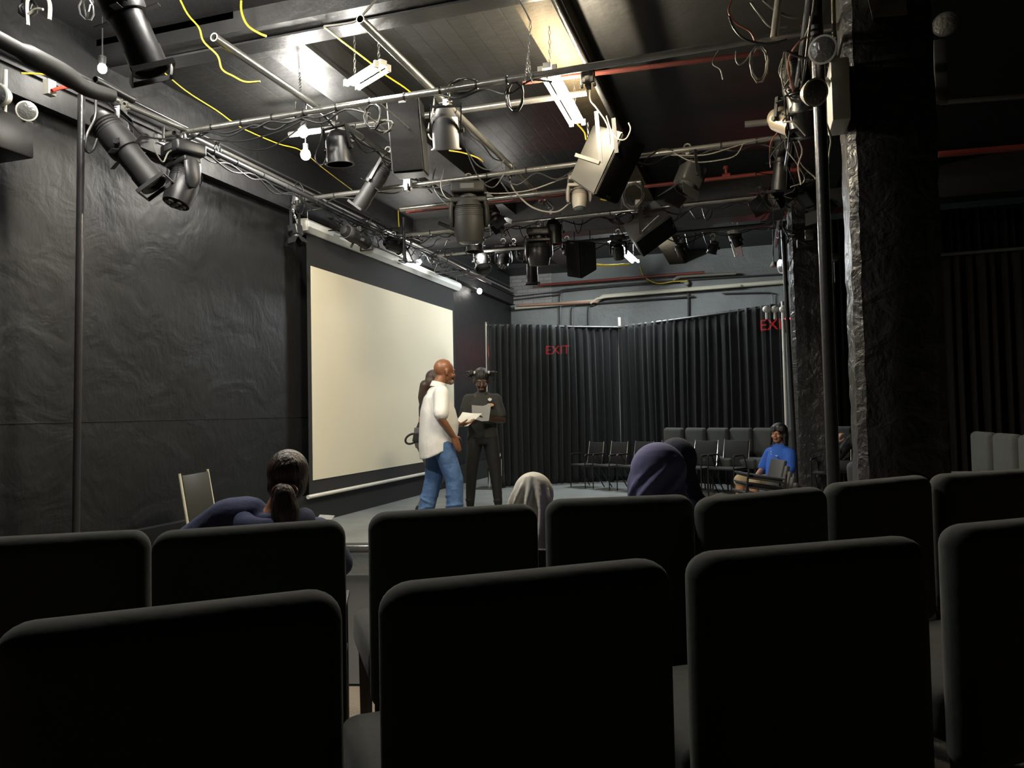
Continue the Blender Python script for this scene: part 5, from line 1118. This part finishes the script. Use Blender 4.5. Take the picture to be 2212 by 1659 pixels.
# --- young man seated in the blue polo
P = at(1672, 1086, y=8.85); P.z = 0
t = person('person with thick black hair in a blue polo shirt sitting by the second pillar', P, facing(-.72, -.6), s=.87)
J = dict(pelvis=V((0, -.05, .4)), chest=V((0, -.12, .68)), neck=V((0, -.12, .86)), head=V((0, -.1, 1.0)), Lsh=V((-.175, -.12, .76)), Lel=V((-.25, -.04, .54)), Lwr=V((-.1, .17, .47)),
         Rsh=V((.175, -.12, .76)), Rel=V((.25, -.04, .54)), Rwr=V((.07, .19, .5)), Lhip=V((-.1, -.02, .4)), Lkn=V((-.13, .4, .44)), Lan=V((-.13, .42, .08)), Rhip=V((.1, -.02, .4)), Rkn=V((.13, .4, .44)), Ran=V((.13, .42, .08)))
HM = head_frame(J['head'], .45, .12); mb = MB(); body_prims(J, mb); head_prims(mb, HM)
hand_prims(mb, J['Lwr'], V((.7, .5, -.2)), V((0, -.3, -1)), V((0, .9, .3)), .5); hand_prims(mb, J['Rwr'], V((-.7, .5, -.2)), V((0, -.3, -1)), V((0, .9, .3)), .5)
body = link('body', blob(mb, .0075, 2), S_TAN, t); face_parts(t, HM, body)
mb = MB(); mb.M = HM; mb.ell((0, -.03, .055), (.105, .115, .1)); mb.ell((0, -.08, -.03), (.1, .07, .12)); rnd = random.Random(8)
for i in range(16): a = PI*.15+i*PI*1.7/16*0 + rnd.uniform(.3, PI-.3); mb.cap((.09*math.cos(a), .05+.03*math.sin(a), .08), .02, (.1*math.cos(a), .03+.07*math.sin(a), .035), .012, 7)
for i in range(14): a = PI + rnd.uniform(-.5, PI+.5); mb.cap((.09*math.cos(a), -.03+.1*math.sin(a), .02), .025, (.1*math.cos(a), -.03+.11*math.sin(a), -.13), .012, 7)
link('hair', blob(mb, .009, 1, name='hair'), HAIR, t)
mb = MB(); mb.loft([((0, -.05, .36), (.17, 0, 0), (0, .14, 0)), ((0, -.08, .5), (.175, 0, 0), (0, .14, 0)), ((0, -.12, .7), (.185, 0, 0), (0, .135, 0)), ((0, -.12, .79), (.16, 0, 0), (0, .1, 0)), ((0, -.12, .88), (.08, 0, 0), (0, .075, 0))])
for c in 'LR': mb.cap(lerp(J['neck'], J[c+'sh'], .4)-V((0, 0, .03)), .062, J[c+'sh'], .074); mb.cap(J[c+'sh'], .076, lerp(J[c+'sh'], J[c+'el'], .78), .072)
po = link('polo_shirt', blob(mb, .011, 3, name='polo_shirt'), POLO, t)
b = MB(); b.M = Matrix.Translation((0, -.115, .875)) @ Matrix.Rotation(-.3, 4, 'X'); b.lathe([(.092, -.025), (.075, .02), (.07, .02), (.085, -.025)], cap=False); part('collar', b, POLO, po)
b = MB(); b.cap((-.11, .022, .74), .009, (-.08, .022, .748), .006, 8); part('emblem', b, mat('pale_blue_emblem', (.35, .5, .7), .6), po, label='small pale emblem on the chest')
for k in (.79, .76): b = MB(); b.ell((0, .02, k), (.007, .004, .007), nu=8, nv=5); part('button', b, M_WHITE, po)
mb = MB()
for c, e in (('L', -1), ('R', 1)): mb.cap(J[c+'hip'], .1, J[c+'kn'], .085)
mb.ell((0, -.05, .4), (.175, .14, .1)); link('shorts', blob(mb, .012, 3, name='shorts'), KHAKI, t); shoe(t, J['Lan'], .1, M_WHITE); shoe(t, J['Ran'], -.1, M_WHITE)

# --- person mostly hidden by the nearest pillar
P = at(1880, 1090, z=0)
t = person('person in a black top with pale striped sleeves, mostly hidden behind the nearest pillar', P, facing(-.6, -.5), s=.92)
J = dict(pelvis=V((0, -.05, .45)), chest=V((0, .05, .75)), neck=V((0, .1, .92)), head=V((.0, .18, 1.04)), Lsh=V((-.19, .06, .85)), Lel=V((-.2, .28, .6)), Lwr=V((-.08, .3, .84)),
         Rsh=V((.19, .06, .85)), Rel=V((.24, .3, .58)), Rwr=V((.18, .36, .8)), Lhip=V((-.1, 0, .46)), Lkn=V((-.15, .42, .5)), Lan=V((-.15, .45, .08)), Rhip=V((.1, 0, .46)), Rkn=V((.17, .42, .5)), Ran=V((.17, .45, .08)))
J['head'] = V((-.0, .14, 1.06)); HM = head_frame(J['head'], 0, -.2); mb = MB(); body_prims(J, mb); head_prims(mb, HM); hand_prims(mb, J['Rwr'], V((-.3, -.2, .9)), V((0, -1, 0)), V((-1, 0, 0)), .9); hand_prims(mb, J['Lwr'], V((.3, -.2, .9)), V((0, -1, 0)), V((1, 0, 0)), .9)
body = link('body', blob(mb, .008, 2), S_LT, t); face_parts(t, HM, body)
mb = MB(); mb.M = HM; mb.ell((0, -.03, .04), (.085, .1, .09)); link('hair', blob(mb, .01, 2, name='hair'), HAIR, t)
mb = MB(); mb.loft([((0, -.05, .42), (.17, 0, 0), (0, .13, 0)), ((0, .0, .6), (.17, 0, 0), (0, .13, 0)), ((0, .05, .76), (.18, 0, 0), (0, .12, 0)), ((0, .09, .9), (.1, 0, 0), (0, .08, 0))])
for c in 'LR': mb.cap(J[c+'sh'], .075, J[c+'el'], .06)
link('top', blob(mb, .011, 3, name='top'), M_BLACK, t)
for c in 'LR': b = MB(); b.cap(lerp(J[c+'el'], J[c+'wr'], .1), .055, lerp(J[c+'el'], J[c+'wr'], .75), .046); part('sleeve', b, stripes('striped_sleeve', (.6, .58, .55), (.55, .53, .5), 2), t, label='pale sleeve')
mb = MB(); legs_cloth(J, mb, (.095, .08, .06, .055), (.17, .13)); link('trousers', blob(mb, .011, 3, name='trousers'), mat('grey_trousers', (.07, .07, .075), .8), t); shoe(t, J['Lan'], 0, M_BLACK); shoe(t, J['Ran'], 0, M_BLACK)

# --- seated audience in front, on the lower floor
def seated(label, head, rz, hm_pitch, skin_m, s=1., hs=1.):
    """head: room point of the head centre; everything hangs below it"""
    P = V((head.x, head.y, -.3)); zh = head.z+.3; t = thing('person', label, 'person', P, rz); return t, zh
def sit_joints(zh, lean=.1, side=0.):
    dz = zh-1.2
    return dict(pelvis=V((0, -lean, .5)), chest=V((0, -lean*.5, .8+dz*.6)), neck=V((side*.3, -.02, zh-.16)), head=V((0, 0, zh)), Lsh=V((-.19, -lean*.3, zh-.25)), Lel=V((-.26, .08, zh-.5)), Lwr=V((-.12, .3, zh-.52)),
                Rsh=V((.19, -lean*.3, zh-.25)), Rel=V((.26, .08, zh-.5)), Rwr=V((.12, .3, zh-.52)), Lhip=V((-.1, -lean+.05, .5)), Lkn=V((-.13, .36, .5)), Lan=V((-.13, .38, .08)), Rhip=V((.1, -lean+.05, .5)), Rkn=V((.13, .36, .5)), Ran=V((.13, .38, .08)))
def sit_body(t, J, HM, sk, hs=1.):
    mb = MB(); body_prims(J, mb); head_prims(mb, HM, hs)
    hand_prims(mb, J['Lwr'], V((.3, .9, -.1)), V((0, 0, -1)), V((1, 0, 0)), .4); hand_prims(mb, J['Rwr'], V((-.3, .9, -.1)), V((0, 0, -1)), V((-1, 0, 0)), .4)
    body = link('body', blob(mb, .008, 2), sk, t); face_parts(t, HM, body, hs); return body
def seat_under(t, label):
    M = t.matrix_world; p = M @ V((0, -.1, 0)); rz = M.to_euler().z; put(ac, p, rz, label)
# woman in the hoodie
hc = at(622, 1033, y=2.95); rz = facing(-.45, .9)
t, zh = seated('person with a low dark ponytail in a navy hoodie, leaning left', hc, rz, 0, S_TAN)
J = sit_joints(zh, .12); J['Lsh'] = V((-.25, .0, zh-.165)); J['Lel'] = V((-.52, .06, zh-.34)); J['Lwr'] = V((-.45, .3, zh-.4)); J['Rsh'] = V((.12, .02, zh-.26)); J['neck'] = V((-.04, -.03, zh-.13)); J['chest'] = V((-.12, -.04, .72)); J['pelvis'] = V((-.18, -.1, .5))
J['Rel'] = V((.2, .2, zh-.42)); J['Rwr'] = V((.16, .4, zh-.34))
for c, e in (('L', -1), ('R', 1)): J[c+'hip'] += V((-.15, 0, 0)); J[c+'kn'] += V((-.1, 0, 0)); J[c+'an'] += V((-.1, 0, 0))
HM = head_frame(J['head'], .05, -.1, .05); sit_body(t, J, HM, S_TAN)
mb = MB(); mb.M = HM; mb.ell((0, -.018, .03), (.091, .108, .098)); mb.ell((0, -.045, -.035), (.084, .075, .075)); hr = link('hair', blob(mb, .008, 2, name='hair'), HAIRB, t)
mb = MB(); mb.M = HM; mb.cap((0, -.12, -.055), .03, (0, -.155, -.07), .04); mb.cap((0, -.155, -.07), .045, (.02, -.16, -.15), .05); mb.cap((.02, -.16, -.15), .048, (.03, -.15, -.26), .03); mb.cap((-.02, -.15, -.1), .03, (-.03, -.14, -.2), .02); link('ponytail', blob(mb, .008, 2, name='ponytail'), HAIRB, t)
b = MB(); b.M = HM; b.tube([(.045*math.cos(u), -.135+.008*math.sin(u), -.058+.026*math.sin(u)) for u in [2*PI*k/16 for k in range(17)]], .011); part('hair_clip', b, mat('brown_clip', (.16, .08, .055), .3), hr, label='shiny brown hair tie')
mb = MB(); ch = J['chest']
mb.loft([(J['pelvis']+V((0, 0, -.08)), (.19, 0, 0), (0, .15, 0)), (lerp(J['pelvis'], ch, .6), (.2, 0, 0), (0, .16, 0)), (ch+V((0, 0, .1)), (.2, 0, .03), (0, .16, 0)), (V((-.07, -.01, zh-.24)), (.19, 0, -.02), (0, .13, 0)), (V((-.04, -.02, zh-.14)), (.095, 0, 0), (0, .09, 0))])
mb.cap(J['Lsh']+V((.08, 0, .0)), .095, J['Lsh'], .09); mb.cap(J['Lsh'], .09, J['Lel'], .075); mb.cap(J['Lel'], .075, J['Lwr'], .05); mb.cap(J['Rsh'], .085, J['Rel'], .07); mb.cap(J['Rel'], .07, J['Rwr'], .045)
rnd = random.Random(6)
for i in range(6): q = lerp(J['Lsh'], J['Lel'], .1+.16*i); mb.ell(q, (.022, .098-.004*i, .094-.004*i), Matrix.Rotation(.9, 3, 'Y') @ Matrix.Rotation(rnd.uniform(-.25, .25), 3, 'X'))
hd = link('hoodie', blob(mb, .011, 3, name='hoodie'), NAVY, t)
mb = MB(); c0 = V((-.05, -.06, zh-.17))
for i in range(13):
    a = PI*1.02+i*PI*.96/12; a2 = a+PI*.08; f = lambda u: c0 + V((.125*math.cos(u), .1*math.sin(u), .0-.03*abs(math.sin(u)))); mb.cap(f(a), .05, f(a2), .05, 10)
link('hood', blob(mb, .01, 8, name='hood'), NAVY, hd)
mb = MB(); legs_cloth(J, mb); link('trousers', blob(mb, .014, 2, name='trousers'), M_BLACK, t); seat_under(t, 'black armchair under the person in the navy hoodie')
b = MB(); b.M = frame(at(699, 1125, y=3.15), (-.1, -.6, .7)); b.rbox((0, 0, 0), (.09, .07, .003), .001, 1); solo('paper_sheet', b, M_PAPER, 'bright corner of a page beside the person in the navy hoodie', 'paper')

def hijab(t, HM, zh, m, folds, s=1., seed=1, drop=.5, sway=0.):
    """cloth wrapped round the head and falling over the shoulders, with raised folds"""
    mb = MB(); mb.M = HM; mb.ell((0, -.015, .03), (.1*s, .118*s, .108*s)); mb.ell((0, -.03, -.05), (.1*s, .11*s, .1*s)); mb.ell((0, -.07, -.02), (.085*s, .07*s, .09*s))
    mb.M = Matrix.Identity(4); h = HM.to_translation()
    mb.loft([(h+V((0, -.03, -.05)), (.1*s, 0, 0), (0, .11*s, 0)), (h+V((sway*.5, -.04, -.14)), (.125*s, 0, 0), (0, .12*s, 0)), (h+V((sway, -.04, -.22)), (.21*s, 0, 0), (0, .15*s, 0)), (h+V((sway, -.04, -.3)), (.25*s, 0, 0), (0, .17*s, 0)), (h+V((sway, -.04, -drop)), (.25*s, 0, 0), (0, .17*s, 0))], n=28)
    rnd = random.Random(seed)
    for pts in folds:
        P_ = spline([HM @ V(p) for p in pts], 5)
        for a, b_ in zip(P_, P_[1:]): mb.cap(a, .0125*s, b_, .0125*s, 8)
    me = blob(mb, .0085, 3, .5, name='headscarf'); return link('headscarf', me, m, t)
# pale headscarf
hc = at(1153, 1082, y=3.55); t, zh = seated('person in a pale grey-white headscarf seated low between two chairs of the middle row', hc, facing(-.1, 1), 0, S_LT)
J = sit_joints(zh, .12); HM = head_frame(J['head'], 0, -.3, 0); sit_body(t, J, HM, S_LT)
hijab(t, HM, zh, WHIJ, [[(-.02, -.1, .09), (-.05, -.14, 0), (-.09, -.13, -.12), (-.13, -.12, -.24)], [(.0, -.11, .09), (.0, -.145, 0), (-.02, -.16, -.12), (-.04, -.17, -.26)], [(.02, -.1, .09), (.05, -.135, 0), (.06, -.15, -.12), (.05, -.17, -.28)], [(.06, -.06, .08), (.085, -.09, 0), (.1, -.1, -.12), (.12, -.12, -.24)], [(-.06, -.06, .07), (-.09, -.09, 0), (-.12, -.1, -.12), (-.16, -.1, -.22)]], .98, 1, .5)
mb = MB(); mb.loft([((0, -.12, .42), (.19, 0, 0), (0, .16, 0)), ((0, -.1, .62), (.18, 0, 0), (0, .15, 0)), ((0, -.06, zh-.3), (.2, 0, 0), (0, .15, 0))])
for c in 'LR': mb.cap(J[c+'sh'], .08, J[c+'el'], .065); mb.cap(J[c+'el'], .065, J[c+'wr'], .05)
link('top', blob(mb, .012, 3, name='top'), mat('mid_grey_cloth', (.2, .2, .2), .9), t); mb = MB(); legs_cloth(J, mb); link('trousers', blob(mb, .014, 2, name='trousers'), M_BLACK, t); seat_under(t, 'black armchair under the person in the pale headscarf')
# purple headscarf
hc = at(1427, 1032, y=3.25); t, zh = seated('person in a slate-purple headscarf seated in front of the middle row', hc, facing(.15, 1), 0, S_TAN)
J = sit_joints(zh, .12); HM = head_frame(J['head'], -.35, -.05, 0); sit_body(t, J, HM, S_TAN)
hijab(t, HM, zh, LILAC, [[(.03, -.06, .12), (-.02, -.11, .07), (-.07, -.11, -.0), (-.09, -.09, -.1)], [(.06, -.05, .11), (.04, -.12, .05), (-.03, -.145, -.04), (-.08, -.12, -.13)], [(.09, -.03, .08), (.08, -.1, .03), (.03, -.15, -.05), (-.05, -.15, -.14)], [(.1, .02, .05), (.105, -.06, -.02), (.07, -.13, -.09), (-.02, -.16, -.16), (-.1, -.13, -.19)], [(.1, .03, -.03), (.1, -.06, -.1), (.04, -.14, -.17), (-.06, -.16, -.21)]], 1.1, 2, .55, .03)
mb = MB(); mb.loft([((0, -.12, .42), (.19, 0, 0), (0, .16, 0)), ((0, -.1, .62), (.18, 0, 0), (0, .15, 0)), ((0, -.06, zh-.3), (.2, 0, 0), (0, .15, 0))])
for c in 'LR': mb.cap(J[c+'sh'], .08, J[c+'el'], .065); mb.cap(J[c+'el'], .065, J[c+'wr'], .05)
link('top', blob(mb, .012, 3, name='top'), NHIJ, t); mb = MB(); legs_cloth(J, mb); link('trousers', blob(mb, .014, 2, name='trousers'), M_BLACK, t); seat_under(t, 'black armchair under the person in the purple headscarf')
# navy headscarf
hc = at(1464, 1004, y=3.95); t, zh = seated('person in a dark navy headscarf with a camouflage sleeve, beyond the purple headscarf', hc, facing(.1, 1), 0, S_TAN)
J = sit_joints(zh, .12); J['Rsh'] += V((.03, 0, .02)); J['Rel'] = V((.3, .02, zh-.46)); HM = head_frame(J['head'], -.1, -.05, 0); sit_body(t, J, HM, S_TAN)
hijab(t, HM, zh, NHIJ, [[(.0, -.08, .11), (.02, -.13, .0), (.02, -.14, -.12)], [(-.05, -.07, .1), (-.06, -.12, .0), (-.06, -.13, -.12)]], 1.0, 3, .4)
mb = MB(); mb.loft([((0, -.12, .42), (.2, 0, 0), (0, .16, 0)), ((0, -.1, .62), (.2, 0, 0), (0, .15, 0)), ((0, -.06, zh-.28), (.21, 0, 0), (0, .14, 0))])
for c in 'LR': mb.cap(J[c+'sh'], .1, J[c+'el'], .08); mb.cap(J[c+'el'], .08, J[c+'wr'], .05)
link('jacket', blob(mb, .012, 3, name='jacket'), CAMO, t); mb = MB(); legs_cloth(J, mb); link('trousers', blob(mb, .014, 2, name='trousers'), M_BLACK, t); seat_under(t, 'black armchair under the person in the navy headscarf')
